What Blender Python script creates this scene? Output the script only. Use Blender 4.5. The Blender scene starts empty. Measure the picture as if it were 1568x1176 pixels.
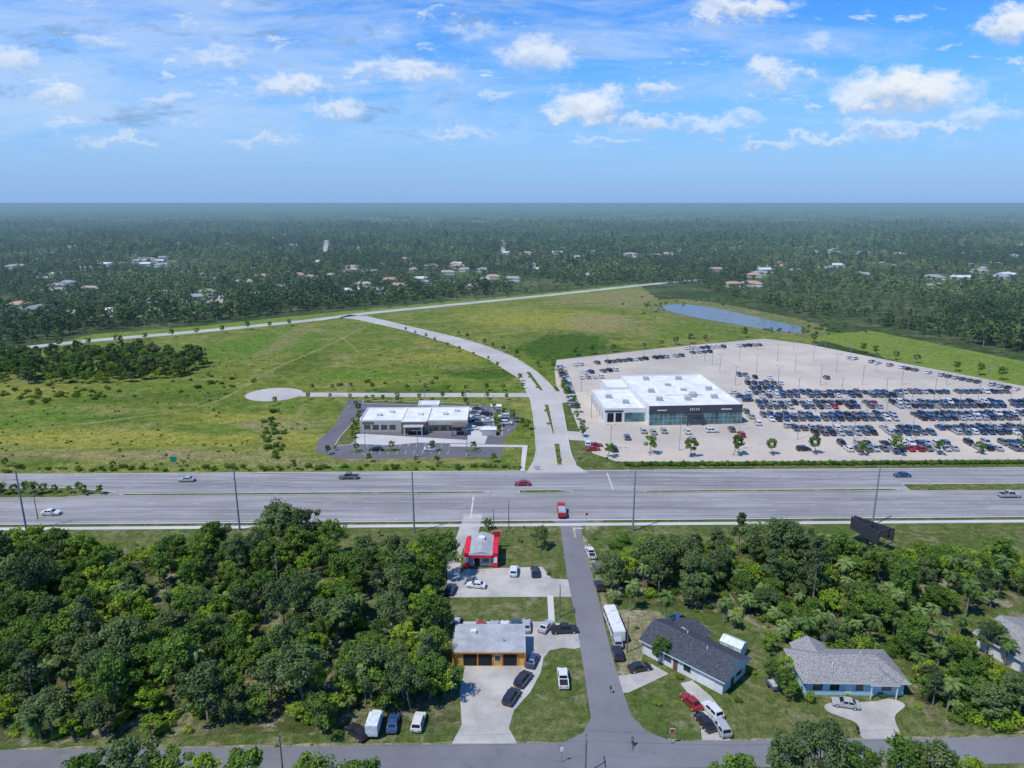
import bpy, bmesh, math, random
import numpy as np
from mathutils import Vector, Matrix
from mathutils.geometry import tessellate_polygon
from mathutils import noise as mn
random.seed(7); rng=np.random.default_rng(7)
S=bpy.context.scene
C=S.collection
# ------------------------------------------------------------------ camera / image pixels to ground
H=80.0; F=1087.0; TH=math.radians(14.35); sT,cT=math.sin(TH),math.cos(TH)
def P(u,v,z=0.0):
    """plan position (metres) of an image pixel projected onto the ground"""
    xr=(u-784)/F; yr=-(v-588)/F
    t=(H-z)/(sT-yr*cT)
    return (xr*t, (cT+yr*sT)*t)
def Q(X,Y,z=0.0):
    d=Y*cT+(H-z)*sT; up=Y*sT-(H-z)*cT
    return (784+F*X/d, 588-F*up/d)
cam=bpy.data.cameras.new("camera"); co=bpy.data.objects.new("camera",cam); C.objects.link(co)
cam.sensor_width=36; cam.lens=F/1568*36; cam.clip_start=1; cam.clip_end=400000
co.location=(0,0,H); co.rotation_euler=(math.radians(90)-TH,0,0); S.camera=co
S.view_settings.view_transform='Standard'; S.view_settings.look='None'; S.view_settings.exposure=0
# ------------------------------------------------------------------ light
sd=Vector((-0.42,-0.30,0.86)).normalized()
sun=bpy.data.lights.new("sun",'SUN'); sun.energy=4.3; sun.angle=math.radians(0.6); sun.color=(1,.955,.88)
so=bpy.data.objects.new("sun",sun); C.objects.link(so); so.rotation_euler=sd.to_track_quat('Z','Y').to_euler(); so.location=(0,0,200)
# ------------------------------------------------------------------ node helpers
def nd(nt,typ,props=None,**ins):
    n=nt.nodes.new(typ)
    if props:
        for k,v in props.items(): setattr(n,k,v)
    for k,v in ins.items():
        s=n.inputs[k.replace('_',' ')]
        if isinstance(v,bpy.types.NodeSocket): nt.links.new(v,s)
        else: s.default_value=v
    return n
def mth(nt,op,a,b=None,c=None,clamp=False):
    n=nt.nodes.new('ShaderNodeMath'); n.operation=op; n.use_clamp=clamp
    for i,v in enumerate((a,b,c)):
        if v is None: continue
        if isinstance(v,bpy.types.NodeSocket): nt.links.new(v,n.inputs[i])
        else: n.inputs[i].default_value=v
    return n.outputs[0]
def vm(nt,op,a,b=None):
    n=nt.nodes.new('ShaderNodeVectorMath'); n.operation=op
    for i,v in enumerate((a,b)):
        if v is None: continue
        if isinstance(v,bpy.types.NodeSocket): nt.links.new(v,n.inputs[i])
        else: n.inputs[i].default_value=v
    return n.outputs['Value'] if op in('LENGTH','DOT_PRODUCT') else n.outputs[0]
def mr(nt,x,a,b,c=0.,d=1.,smooth=True):
    n=nt.nodes.new('ShaderNodeMapRange'); n.interpolation_type='SMOOTHSTEP' if smooth else 'LINEAR'
    nt.links.new(x,n.inputs[0])
    for i,v in enumerate((a,b,c,d)): n.inputs[i+1].default_value=v
    return n.outputs[0]
def mixc(nt,f,a,b,mode='MIX'):
    n=nt.nodes.new('ShaderNodeMix'); n.data_type='RGBA'; n.blend_type=mode
    for s,v in ((n.inputs[0],f),(n.inputs[6],a),(n.inputs[7],b)):
        if isinstance(v,bpy.types.NodeSocket): nt.links.new(v,s)
        elif isinstance(v,(int,float)): s.default_value=v
        else: s.default_value=(*v[:3],1)
    return n.outputs[2]
def noise(nt,vec,scale,detail=4,rough=.55,dist=0.):
    n=nd(nt,'ShaderNodeTexNoise',None,Scale=scale,Detail=detail,Roughness=rough,Distortion=dist)
    if vec is not None: nt.links.new(vec,n.inputs['Vector'])
    return n.outputs['Fac']
def scalev(nt,vec,s): return vm(nt,'MULTIPLY',vec,s)
# haze group (world-space aerial perspective)
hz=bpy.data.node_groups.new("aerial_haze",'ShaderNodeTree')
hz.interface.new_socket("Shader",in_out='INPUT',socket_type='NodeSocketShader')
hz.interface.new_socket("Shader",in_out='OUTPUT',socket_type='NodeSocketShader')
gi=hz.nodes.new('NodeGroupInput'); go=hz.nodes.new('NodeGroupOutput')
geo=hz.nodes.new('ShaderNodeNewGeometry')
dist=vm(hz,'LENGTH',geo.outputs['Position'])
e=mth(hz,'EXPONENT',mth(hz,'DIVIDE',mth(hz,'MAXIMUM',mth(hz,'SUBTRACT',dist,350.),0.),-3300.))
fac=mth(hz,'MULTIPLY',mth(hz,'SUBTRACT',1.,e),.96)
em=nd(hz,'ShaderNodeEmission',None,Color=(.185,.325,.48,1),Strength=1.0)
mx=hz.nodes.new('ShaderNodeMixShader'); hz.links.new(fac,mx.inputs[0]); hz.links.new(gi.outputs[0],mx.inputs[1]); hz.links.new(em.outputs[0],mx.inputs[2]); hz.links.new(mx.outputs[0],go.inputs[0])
def newmat(name):
    m=bpy.data.materials.new(name); m.use_nodes=True; m.node_tree.nodes.clear()
    m.cycles.emission_sampling='NONE'
    return m,m.node_tree
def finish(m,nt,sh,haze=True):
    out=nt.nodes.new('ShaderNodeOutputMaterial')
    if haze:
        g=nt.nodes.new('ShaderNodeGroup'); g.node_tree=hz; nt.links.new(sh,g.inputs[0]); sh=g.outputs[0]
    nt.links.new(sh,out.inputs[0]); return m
def princ(nt,col,rough=.8,metal=0.,spec=.3,bump=None,bstr=.3,bdist=.05):
    p=nt.nodes.new('ShaderNodeBsdfPrincipled')
    if isinstance(col,bpy.types.NodeSocket): nt.links.new(col,p.inputs['Base Color'])
    else: p.inputs['Base Color'].default_value=(*col[:3],1)
    p.inputs['Roughness'].default_value=rough; p.inputs['Metallic'].default_value=metal
    p.inputs['Specular IOR Level'].default_value=spec
    if bump is not None:
        b=nd(nt,'ShaderNodeBump',None,Strength=bstr,Distance=bdist,Height=bump); nt.links.new(b.outputs[0],p.inputs['Normal'])
    return p.outputs[0]
def pos(nt): return nt.nodes.new('ShaderNodeNewGeometry').outputs['Position']
def objc(nt): return nt.nodes.new('ShaderNodeTexCoord').outputs['Object']
def simple(name,c,rough=.7,metal=0.,spec=.3,var=.12,scale=1.5,haze=False,ribs=0):
    m,nt=newmat(name); n=noise(nt,objc(nt),scale,4,.6)
    c2=tuple(x*(1-var*2) for x in c); c1=tuple(min(1,x*(1+var)) for x in c)
    col=mixc(nt,mr(nt,n,.3,.7),c2,c1)
    if ribs:
        wv=nd(nt,'ShaderNodeTexWave',{'wave_type':'BANDS','bands_direction':'X'},Vector=objc(nt),Scale=ribs,Distortion=0.).outputs['Fac']
        return finish(m,nt,princ(nt,mixc(nt,mr(nt,wv,.8,.97),col,tuple(x*.72 for x in c)),rough,metal,spec,wv,.4,.04),haze)
    return finish(m,nt,princ(nt,col,rough,metal,spec),haze)
# ---- ground-type materials
def grassmat(name,ca,cb,cc,big=.012,mid=.12,fine=2.2,dark=None,bare=None,barek=.7,st=(1.,1.,1.)):
    m,nt=newmat(name); p0=pos(nt); p=scalev(nt,p0,st)
    a=mr(nt,noise(nt,p,big,5,.62,.6),.42,.58); b=mr(nt,noise(nt,p,mid,6,.7,.3),.38,.62); c=noise(nt,p0,fine,3,.75)
    col=mixc(nt,a,ca,cb); col=mixc(nt,mth(nt,'MULTIPLY',b,.75),col,cc)
    if bare:
        bb=mr(nt,noise(nt,p,mid*.55,6,.72,.4),.52,.63); col=mixc(nt,mth(nt,'MULTIPLY',bb,barek),col,bare)
    mid2=noise(nt,p0,fine*.22,4,.75)
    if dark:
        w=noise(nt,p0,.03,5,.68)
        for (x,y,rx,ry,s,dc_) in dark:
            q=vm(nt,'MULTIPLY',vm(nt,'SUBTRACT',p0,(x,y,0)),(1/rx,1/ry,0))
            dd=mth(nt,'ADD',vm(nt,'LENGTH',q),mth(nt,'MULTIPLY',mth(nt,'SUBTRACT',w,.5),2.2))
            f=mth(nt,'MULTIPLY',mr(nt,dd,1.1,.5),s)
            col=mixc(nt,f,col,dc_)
    col=mixc(nt,1.,col,mixc(nt,mr(nt,mid2,.3,.7),(.62,.66,.58),(1.22,1.2,1.15)),'MULTIPLY')
    col=mixc(nt,1.,col,mixc(nt,mr(nt,c,.25,.75),(.5,.5,.5),(1.3,1.3,1.3)),'MULTIPLY')
    d=nd(nt,'ShaderNodeBsdfDiffuse',None,Color=col)
    bn=nd(nt,'ShaderNodeBump',None,Strength=.5,Distance=.15,Height=c); nt.links.new(bn.outputs[0],d.inputs['Normal'])
    return finish(m,nt,d.outputs[0])
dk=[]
CLOUD_SHADE=(.05,.105,.022); YL=(.285,.27,.06); BR=(.27,.225,.115); GG=(.10,.185,.03)  # dark green: soft cloud shadow painted into the grass colour; rest are grass tones
for (u,v,rx,ry,s,cc_) in [(870,530,36,60,.9,CLOUD_SHADE),(760,572,30,12,.75,CLOUD_SHADE),(640,600,35,10,.6,CLOUD_SHADE),(470,555,18,40,.5,CLOUD_SHADE),(350,535,25,30,.6,GG),(430,525,32,50,.6,GG),(560,575,40,14,.6,GG),(860,490,60,50,.6,YL),(930,495,34,50,.65,BR),(770,483,50,45,.5,YL),
    (190,672,80,11,.75,YL),(340,640,38,8,.65,YL),(60,640,40,12,.6,GG),(100,697,70,6,.6,BR),(420,650,20,10,.6,BR),(560,706,60,3,.5,BR),(250,610,45,12,.5,CLOUD_SHADE),(950,455,70,70,.6,BR),(440,520,10,60,.5,BR),(40,600,30,14,.45,YL),(300,700,50,6,.5,BR),(690,545,22,20,.5,YL),(480,680,14,9,.5,YL),(200,640,30,8,.4,CLOUD_SHADE),(30,705,30,6,.4,CLOUD_SHADE)]:
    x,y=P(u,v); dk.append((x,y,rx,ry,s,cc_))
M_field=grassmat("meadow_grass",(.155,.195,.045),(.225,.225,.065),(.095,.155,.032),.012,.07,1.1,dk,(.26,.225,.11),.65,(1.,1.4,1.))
M_lawn=grassmat("lawn_grass",(.10,.135,.040),(.155,.165,.065),(.07,.11,.028),.05,.35,3.5,None,(.25,.215,.145),.6)
M_verge=grassmat("bright_verge_grass",(.16,.225,.045),(.13,.20,.04),(.20,.245,.06),.02,.1,2)
M_floor=grassmat("forest_floor_litter",(.08,.09,.035),(.19,.17,.10),(.06,.09,.025),.06,.3,3,None,(.32,.29,.21))
M_ground=grassmat("woodland_ground",(.06,.088,.036),(.09,.118,.05),(.046,.07,.03),.004,.02,.2,None,(.14,.145,.085))
M_sand=grassmat("sandy_ground",(.34,.30,.22),(.26,.23,.15),(.16,.17,.08),.1,.5,3)
def pavemat(name,c,streak=0.,var=.15,crack=True,big=.05,c2=None):
    m,nt=newmat(name); p=pos(nt)
    n1=mr(nt,noise(nt,p,big,6,.65),.3,.7); n2=noise(nt,p,6.,3,.7)
    col=mixc(nt,n1,tuple(x*(1-var) for x in c),tuple(x*(1+var*.6) for x in (c2 or c)))
    if streak:
        s=mr(nt,noise(nt,scalev(nt,p,(.012,.9,1)),1.,3,.5),.38,.62); col=mixc(nt,mth(nt,'MULTIPLY',s,streak),col,tuple(x*.56 for x in c))
        s2=mr(nt,noise(nt,scalev(nt,p,(.02,.2,1)),1.,5,.6),.42,.66); col=mixc(nt,mth(nt,'MULTIPLY',s2,streak),col,tuple(min(1,x*1.35) for x in c))
    if crack:
        st=mr(nt,noise(nt,p,.35,7,.75,.5),.55,.70); col=mixc(nt,mth(nt,'MULTIPLY',st,.45),col,tuple(x*.5 for x in c))
    col=mixc(nt,1.,col,mixc(nt,n2,(.85,.85,.85),(1.12,1.12,1.12)),'MULTIPLY')
    return finish(m,nt,princ(nt,col,.85,0,.25,n2,.2,.02))
M_hwy=pavemat("highway_asphalt",(.265,.26,.256),.65)
M_road=pavemat("street_asphalt",(.175,.177,.187),0,.17)
M_blvd=pavemat("boulevard_concrete",(.42,.40,.37),0,.14)
M_conc=pavemat("concrete",(.41,.39,.355),0,.24,True,.15)
M_lot=pavemat("dealership_lot_concrete",(.42,.38,.33),0,.12,True,.02,(.49,.42,.34))
M_dark=pavemat("fresh_asphalt",(.13,.125,.14),0,.15)
M_walk=pavemat("sidewalk_concrete",(.49,.48,.45),0,.12,False)
M_white=simple("white_road_paint",(.52,.52,.51),.7,var=.2,scale=1)
M_yel=simple("yellow_road_paint",(.56,.44,.18),.7,var=.15,scale=1)
m,nt=newmat("pond_water"); n=noise(nt,pos(nt),.4,3); M_water=finish(m,nt,princ(nt,(.11,.12,.11),.2,0,.35,n,.2,.08))
# ---- foliage
def folmat(name,c0,c1,c2,trans=.25,region=False):
    m,nt=newmat(name)
    at=nd(nt,'ShaderNodeAttribute',{'attribute_name':'tint'}).outputs['Fac']
    oi=nt.nodes.new('ShaderNodeObjectInfo').outputs['Random']
    x=mth(nt,'ADD',mth(nt,'MULTIPLY',at,.55),mth(nt,'MULTIPLY',oi,.5),clamp=True)
    if region:
        rg=noise(nt,pos(nt),.0035,4,.65); x=mth(nt,'ADD',x,mth(nt,'MULTIPLY',mth(nt,'SUBTRACT',rg,.5),2.2),clamp=True)
    cr=nt.nodes.new('ShaderNodeValToRGB'); cr.color_ramp.elements[0].color=(*c0,1); cr.color_ramp.elements[1].color=(*c2,1)
    cr.color_ramp.elements[0].position=.1; cr.color_ramp.elements[1].position=.95
    el=cr.color_ramp.elements.new(.55); el.color=(*c1,1); nt.links.new(x,cr.inputs[0])
    d=nd(nt,'ShaderNodeBsdfDiffuse',None,Color=cr.outputs[0]).outputs[0]
    if trans:
        t=nd(nt,'ShaderNodeBsdfTranslucent',None,Color=cr.outputs[0]).outputs[0]
        mxs=nt.nodes.new('ShaderNodeMixShader'); mxs.inputs[0].default_value=trans; nt.links.new(d,mxs.inputs[1]); nt.links.new(t,mxs.inputs[2]); d=mxs.outputs[0]
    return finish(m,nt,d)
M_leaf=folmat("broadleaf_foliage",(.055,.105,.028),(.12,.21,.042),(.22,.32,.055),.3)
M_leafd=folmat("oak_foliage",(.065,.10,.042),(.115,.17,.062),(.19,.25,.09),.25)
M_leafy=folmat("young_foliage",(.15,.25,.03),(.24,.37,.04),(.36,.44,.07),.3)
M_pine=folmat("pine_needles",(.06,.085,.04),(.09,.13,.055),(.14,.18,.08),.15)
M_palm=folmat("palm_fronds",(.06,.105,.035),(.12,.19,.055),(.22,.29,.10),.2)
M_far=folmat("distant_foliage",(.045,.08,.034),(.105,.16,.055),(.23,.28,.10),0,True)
M_bark=simple("bark",(.24,.21,.17),.95,var=.25,scale=4)
# ------------------------------------------------------------------ mesh helpers
def linkobj(name,me,coll=None):
    o=bpy.data.objects.new(name,me); (coll or C).objects.link(o); return o
class B:
    def __init__(s): s.bm=bmesh.new()
    def face(s,pts,m=0):
        f=s.bm.faces.new([s.bm.verts.new(p) for p in pts]); f.material_index=m; return f
    def prism(s,pts,z0,z1,m=0,mt=None):
        n=len(pts); lo=[s.bm.verts.new((p[0],p[1],z0)) for p in pts]; hi=[s.bm.verts.new((p[0],p[1],z1)) for p in pts]
        fs=[]
        for i in range(n):
            f=s.bm.faces.new([lo[i],lo[(i+1)%n],hi[(i+1)%n],hi[i]]); f.material_index=m; fs.append(f)
        f=s.bm.faces.new(hi); f.material_index=m if mt is None else mt; fs.append(f)
        f=s.bm.faces.new(lo[::-1]); f.material_index=m; fs.append(f)
        return fs
    def box(s,x0,x1,y0,y1,z0,z1,m=0,mt=None): return s.prism([(x0,y0),(x1,y0),(x1,y1),(x0,y1)],z0,z1,m,mt)
    def limb(s,p0,p1,r0,r1,n=6,m=0):
        p0=Vector(p0); p1=Vector(p1); d=(p1-p0)
        if d.length<1e-6: return
        q=d.to_track_quat('Z','Y').to_matrix()
        a=[];b=[]
        for i in range(n):
            t=2*math.pi*i/n; o=q@Vector((math.cos(t),math.sin(t),0))
            a.append(s.bm.verts.new(p0+o*r0)); b.append(s.bm.verts.new(p1+o*r1))
        for i in range(n):
            f=s.bm.faces.new([a[i],a[(i+1)%n],b[(i+1)%n],b[i]]); f.material_index=m
        f=s.bm.faces.new(b); f.material_index=m
        f=s.bm.faces.new(a[::-1]); f.material_index=m
    def roof(s,x0,x1,y0,y1,z,hh,inset,m=0,mw=0,fas=None,along='x'):
        a,b,c,d=(x0,y0,z),(x1,y0,z),(x1,y1,z),(x0,y1,z)
        if along=='x':
            ym=(y0+y1)/2; r0=(x0+inset,ym,z+hh); r1=(x1-inset,ym,z+hh)
            s.face([a,b,r1,r0],m); s.face([c,d,r0,r1],m)
            s.face([b,c,r1],m if inset>0 else mw); s.face([d,a,r0],m if inset>0 else mw)
        else:
            xm=(x0+x1)/2; r0=(xm,y0+inset,z+hh); r1=(xm,y1-inset,z+hh)
            s.face([b,c,r1,r0],m); s.face([d,a,r0,r1],m)
            s.face([a,b,r0],m if inset>0 else mw); s.face([c,d,r1],m if inset>0 else mw)
        if fas is not None: s.box(x0,x1,y0,y1,z-.2,z-.004,fas)
    def win(s,x0,x1,z0,z1,y,mf,mg,sgn=-1):
        y0,y1=sorted((y,y+sgn*.04)); s.box(x0-.08,x1+.08,y0,y1,z0-.08,z1+.08,mf)
        y0,y1=sorted((y+sgn*.041,y+sgn*.06)); s.box(x0,x1,y0,y1,z0,z1,mg)
    def done(s,name,mats,loc=(0,0,0),rot=0.,link=True):
        bmesh.ops.recalc_face_normals(s.bm,faces=s.bm.faces)
        me=bpy.data.meshes.new(name); s.bm.to_mesh(me); s.bm.free()
        for mm in mats: me.materials.append(mm)
        if not link: return me
        o=linkobj(name,me); o.location=loc; o.rotation_euler=(0,0,rot); return o
def cat(pts,n=6,closed=True):
    out=[];L=len(pts)
    for i in (range(L) if closed else range(L-1)):
        if closed: p0,p1,p2,p3=[pts[(i+k-1)%L] for k in range(4)]
        else: p0,p1,p2,p3=pts[max(i-1,0)],pts[i],pts[i+1],pts[min(i+2,L-1)]
        for k in range(n):
            t=k/n; t2=t*t;t3=t2*t
            out.append(tuple(.5*((2*p1[j])+(-p0[j]+p2[j])*t+(2*p0[j]-5*p1[j]+4*p2[j]-p3[j])*t2+(-p0[j]+3*p1[j]-3*p2[j]+p3[j])*t3) for j in (0,1)))
    if not closed: out.append(tuple(pts[-1]))
    return out
def dens(pts,step,jit):
    out=[];L=len(pts)
    for i in range(L):
        a=pts[i];b=pts[(i+1)%L]; d=math.dist(a,b); n=max(1,min(400,int(d/step)))
        for k in range(n):
            t=k/n; out.append((a[0]+(b[0]-a[0])*t+random.uniform(-jit,jit),a[1]+(b[1]-a[1])*t+random.uniform(-jit,jit)))
    return out
def sheet(name,pts,z,mat,px=True,smooth=False,jit=0.,step=2.,kerb=None):
    if px: pts=[P(*p) for p in pts]
    if smooth: pts=cat(pts,5)
    if jit: pts=dens(pts,step,jit)
    v=[Vector((x,y,z)) for x,y in pts]
    tr=tessellate_polygon([v]); fs=[]
    for t in tr:
        a,b,c=[v[i] for i in t]
        fs.append(tuple(t) if (b-a).cross(c-a).z>0 else tuple(t[::-1]))
    me=bpy.data.meshes.new(name); me.from_pydata([tuple(q) for q in v],[],fs); me.materials.append(mat)
    o=linkobj(name,me)
    if kerb:
        b=B(); n=len(pts)
        for i in range(n):
            a=Vector(pts[i]); c=Vector(pts[(i+1)%n]); d=(c-a)
            if d.length<.05: continue
            nn=Vector((-d.y,d.x)).normalized()*.12
            b.prism([a-nn,c-nn,c+nn,a+nn],z-.02,z+kerb)
        b.done(name+"_kerb",[M_walk])
    return o
def ribbon_pts(pts,w):
    L=[];R=[]
    for i,p in enumerate(pts):
        a=Vector(pts[max(i-1,0)]); c=Vector(pts[min(i+1,len(pts)-1)]); d=(c-a).normalized(); n=Vector((-d.y,d.x))
        L.append(Vector(p)+n*w/2); R.append(Vector(p)-n*w/2)
    return L,R
def ribbon(name,pts,w,z,mat,px=True,smooth=True):
    if px: pts=[P(*p) for p in pts]
    if smooth: pts=cat(pts,8,False)
    L,R=ribbon_pts(pts,w); n=len(pts)
    vs=[(p.x,p.y,z) for p in L]+[(p.x,p.y,z) for p in R]
    fs=[(i+n,i+1+n,i+1,i) for i in range(n-1)]
    me=bpy.data.meshes.new(name); me.from_pydata(vs,[],fs); me.materials.append(mat); return linkobj(name,me)
def inside(x,y,poly):
    c=False;n=len(poly);j=n-1
    for i in range(n):
        xi,yi=poly[i];xj,yj=poly[j]
        if (yi>y)!=(yj>y) and x<(xj-xi)*(y-yi)/(yj-yi)+xi: c=not c
        j=i
    return c
# ------------------------------------------------------------------ ground
ax=[0,40,80,120,180,260,400,700,1200,2000,3500,6000,10000,20000,50000,120000,200000]
xs=sorted(set([-a for a in ax]+ax)); ys=[-300,-100,0,60,100,140,180,220,260,300,360,450,600,800,1100,1600,2400,3600,6000,10000,18000,35000,70000,200000]
vs=[(x,y,0) for y in ys for x in xs]; nx=len(xs)
fs=[(j*nx+i,j*nx+i+1,(j+1)*nx+i+1,(j+1)*nx+i) for j in range(len(ys)-1) for i in range(nx-1)]
me=bpy.data.meshes.new("ground"); me.from_pydata(vs,[],fs); me.materials.append(M_ground); linkobj("ground",me)
sl=.0175
def hy(Y0,X): return Y0+sl*X
def band(name,Y0,Y1,X0,X1,z,mat,n=40):
    vs=[];fs=[]
    for i in range(n+1):
        X=X0+(X1-X0)*i/n; vs+=[(X,hy(Y0,X),z),(X,hy(Y1,X),z)]
    for i in range(n): fs.append((2*i,2*i+2,2*i+3,2*i+1))
    me=bpy.data.meshes.new(name); me.from_pydata(vs,[],fs); me.materials.append(mat); return linkobj(name,me)
band("lawn",40,169,-300,300,.02,M_lawn)
sheet("forest_floor",[(-500,850),(60,842),(330,838),(640,846),(688,856),(690,915),(688,1000),(700,1080),(702,1112),(560,1118),(300,1128),(0,1142),(-500,1160)],.035,M_floor,jit=.6)
sheet("forest_floor",[(925,850),(1060,838),(1230,832),(1420,845),(1568,856),(2000,870),(2000,930),(1568,925),(1440,950),(1410,1010),(1440,1100),(1500,1120),(2000,1120),(2000,1125),(1440,1120),(1395,1060),(1380,990),(1240,980),(1180,965),(1130,945),(1040,930),(960,925),(930,905)],.035,M_floor,jit=.6)
sheet("sandy_patch",[(942,935),(1010,935),(1030,960),(985,990),(972,1035),(945,1035),(950,980)],.045,M_sand,jit=.5)
sheet("sandy_patch",[(892,820),(905,835),(920,880),(930,930),(922,935),(910,880),(895,850)],.045,M_sand,jit=.4)
sheet("sandy_patch",[(893,797),(925,797),(915,812),(896,812)],.045,M_sand,jit=.3)
# meadows
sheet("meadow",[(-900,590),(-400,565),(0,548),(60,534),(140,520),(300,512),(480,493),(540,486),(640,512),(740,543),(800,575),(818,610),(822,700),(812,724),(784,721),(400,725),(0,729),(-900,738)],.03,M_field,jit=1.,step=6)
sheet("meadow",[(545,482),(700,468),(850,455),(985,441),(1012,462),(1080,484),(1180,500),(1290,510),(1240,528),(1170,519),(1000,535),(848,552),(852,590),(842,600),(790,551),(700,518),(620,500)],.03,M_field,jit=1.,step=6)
sheet("grass_verge",[(870,605),(885,660),(905,705),(905,722),(2200,716),(2200,706),(945,706),(905,690),(885,660)],.032,M_lawn)
sheet("grass_verge",[(818,600),(840,600),(870,600),(890,660),(910,708),(905,722),(815,724)],.026,M_lawn)
sheet("bright_verge",[(1240,516),(1330,506),(1568,553),(2100,640),(2100,690),(1568,600),(1400,560)],.035,M_verge,jit=1.,step=6)
sheet("bright_verge",[(90,526),(140,512),(300,500),(470,482),(560,474),(700,460),(850,447),(975,434),(985,441),(850,455),(700,468),(545,482),(480,493),(300,512),(140,522)],.028,M_verge,jit=1.,step=8)
sheet("pond_bank",[(985,462),(1040,458),(1110,466),(1200,484),(1262,498),(1255,514),(1200,512),(1080,494),(1010,480)],.05,grassmat("pond_bank_grass",(.17,.18,.07),(.24,.22,.12),(.11,.15,.04),.05,.2,1.5),smooth=True,jit=.8,step=5)
sheet("pond",[(1008,470),(1045,466),(1100,473),(1160,486),(1225,501),(1232,509),(1190,507),(1110,494),(1050,483)],.09,M_water,smooth=True,jit=.4,step=4)
M_track=grassmat("worn_track",(.23,.23,.09),(.28,.25,.14),(.16,.20,.05),.05,.3,2)
ribbon("worn_track",[(560,500),(500,530),(420,565),(330,615),(200,640),(20,660)],2.2,.045,M_track)
ribbon("worn_track",[(470,500),(520,515),(560,545),(640,560)],1.6,.047,M_track)
ribbon("worn_track",[(470,618),(440,655),(400,690),(385,716)],3.0,.049,M_track)
farpts=[(-500,600),(60,530),(300,508),(480,490),(560,480),(700,466),(830,453),(980,437),(1070,428)]
ribbon("far_road",farpts,10,.06,M_blvd)
bl=[(806,724),(817,705),(821,690),(818,650),(812,612),(795,580),(745,549),(690,527),(620,506),(550,490),(520,486),(535,482),(560,484),(640,503),(700,517),(750,532),(790,549),(822,570),(845,592),(858,612),(866,650),(873,690),(882,712),(900,724)]
sheet("boulevard",bl,.06,M_blvd)
for nm,pp in (("kerb",bl[1:10]),("kerb",bl[12:23])):
    pts=cat([P(*q) for q in pp],6,False); L,R=ribbon_pts(pts,.3); b=B()
    for i in range(len(pts)-1): b.prism([R[i],R[i+1],L[i+1],L[i]],.02,.2)
    b.done(nm,[M_walk])
sheet("median",[(833,620),(840,620),(849,664),(846,664)],.19,M_lawn,kerb=.03)
sheet("median",[(848,680),(857,680),(861,712),(853,712)],.19,M_lawn,kerb=.03)
sheet("median",[(805,570),(812,570),(832,598),(826,598)],.19,M_lawn,kerb=.03)
sheet("driveway",[(848,600),(872,598),(885,612),(860,618)],.064,M_blvd)
sheet("driveway",[(864,660),(900,662),(912,676),(872,674)],.068,M_blvd)
cx,cy=P(420,604)
sheet("cul_de_sac",[(cx+12*math.cos(a*math.pi/16),cy+11*math.sin(a*math.pi/16)) for a in range(32)],.055,M_blvd,px=False)
ribbon("access_road",[(430,604),(600,605),(825,605)],6.5,.05,M_blvd,smooth=False)
sheet("bank_parking_lot",[(533,612),(745,620),(795,634),(790,655),(772,672),(768,700),(520,703),(483,691),(487,675),(515,650)],.055,M_dark)
sheet("bank_lawn",[(552,636),(552,668),(538,681),(512,684),(520,670),(538,650)],.07,M_lawn,kerb=.08)
sheet("bank_lawn",[(755,622),(768,627),(769,668),(756,668)],.07,M_lawn,kerb=.08)
sheet("bank_lawn",[(556,613),(735,619),(735,623),(556,618)],.07,M_lawn,kerb=.08)
sheet("bank_plaza",[(546,664),(716,674),(716,624),(742,626),(746,670),(742,680),(640,678),(600,682),(546,680)],.075,M_walk)
for (u,v) in [(600,690),(665,690),(725,690),(545,692)]:
    x,y=P(u,v); b=B(); b.prism([(x+2.8*math.cos(t*math.pi/6),y+1.3*math.sin(t*math.pi/6)) for t in range(12)],.05,.18); b.done("parking_island",[M_lawn])
sheet("sidewalk",[(800,683),(808,683),(803,722),(797,722)],.075,M_walk)
sheet("sidewalk",[(690,680),(808,682),(808,685),(690,684)],.08,M_walk)
lotpx=[(848,552),(1000,535),(1080,527),(1170,519),(1240,528),(1400,560),(1568,592),(1750,628),(2100,700),(2100,703),(1568,704),(1300,706),(1100,707),(945,707),(908,694),(888,660),(872,620),(852,590)]
sheet("dealership_lot",lotpx,.055,M_lot,kerb=.1)
b0=-420;b1=420
band("highway",169.8,204.3,b0,b1,.04,M_hwy,80)
band("sidewalk",166.2,167.8,b0,b1,.06,M_walk,80)
band("kerb",169.3,169.8,b0,b1,.1,M_walk,80); band("kerb",204.3,204.8,b0,b1,.1,M_walk,80)
def medi(X0,X1,Ya,Yb,tap=8):
    pts=[(X0,hy(Ya+.2,X0)),(X0+tap,hy(Ya,X0)),(X1-tap,hy(Ya,X1)),(X1,hy((Ya+Yb)/2,X1)),(X1-tap,hy(Yb,X1)),(X0,hy(Yb,X0))]
    sheet("median",pts,.15,M_lawn,px=False,kerb=.03)
medi(-400,-112,186.2,193.2,14); medi(-110,-6,187.4,188.8,3); medi(2,18,187.2,189.5,6); medi(38,112,187.3,188.6,3)
medi(114,400,187,192,10)
mk=B()
def mline(Y0,X0,X1,w=.15,dash=None,m=0):
    X=X0
    while X<X1:
        e=min(X1,X+(dash[0] if dash else 12))
        mk.face([(X,hy(Y0-w/2,X),.062),(e,hy(Y0-w/2,e),.062),(e,hy(Y0+w/2,e),.062),(X,hy(Y0+w/2,X),.062)],m)
        X=e+(dash[1] if dash else 0)
for (x0,x1) in ((-400,-12),(32,400)):
    for y in (170.9,203.2): mline(y,x0,x1,.17)
    for y in (174.6,178.2,193.6,196.9,200.1): mline(y,x0,x1,.14,(3,9))
    mline(181.9,x0,x1,.14,(3,9)); mline(185.9,x0,x1,.15,None,1)
mline(189.4,32,110,.15,None,1)
for (x0,x1) in ((-45,-14),(34,70)): mline(182.2,x0,x1,.15)
mk.face([(-11,171,.063),(-10.6,171,.063),(-10.6,186,.063),(-11,186,.063)],0)
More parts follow.
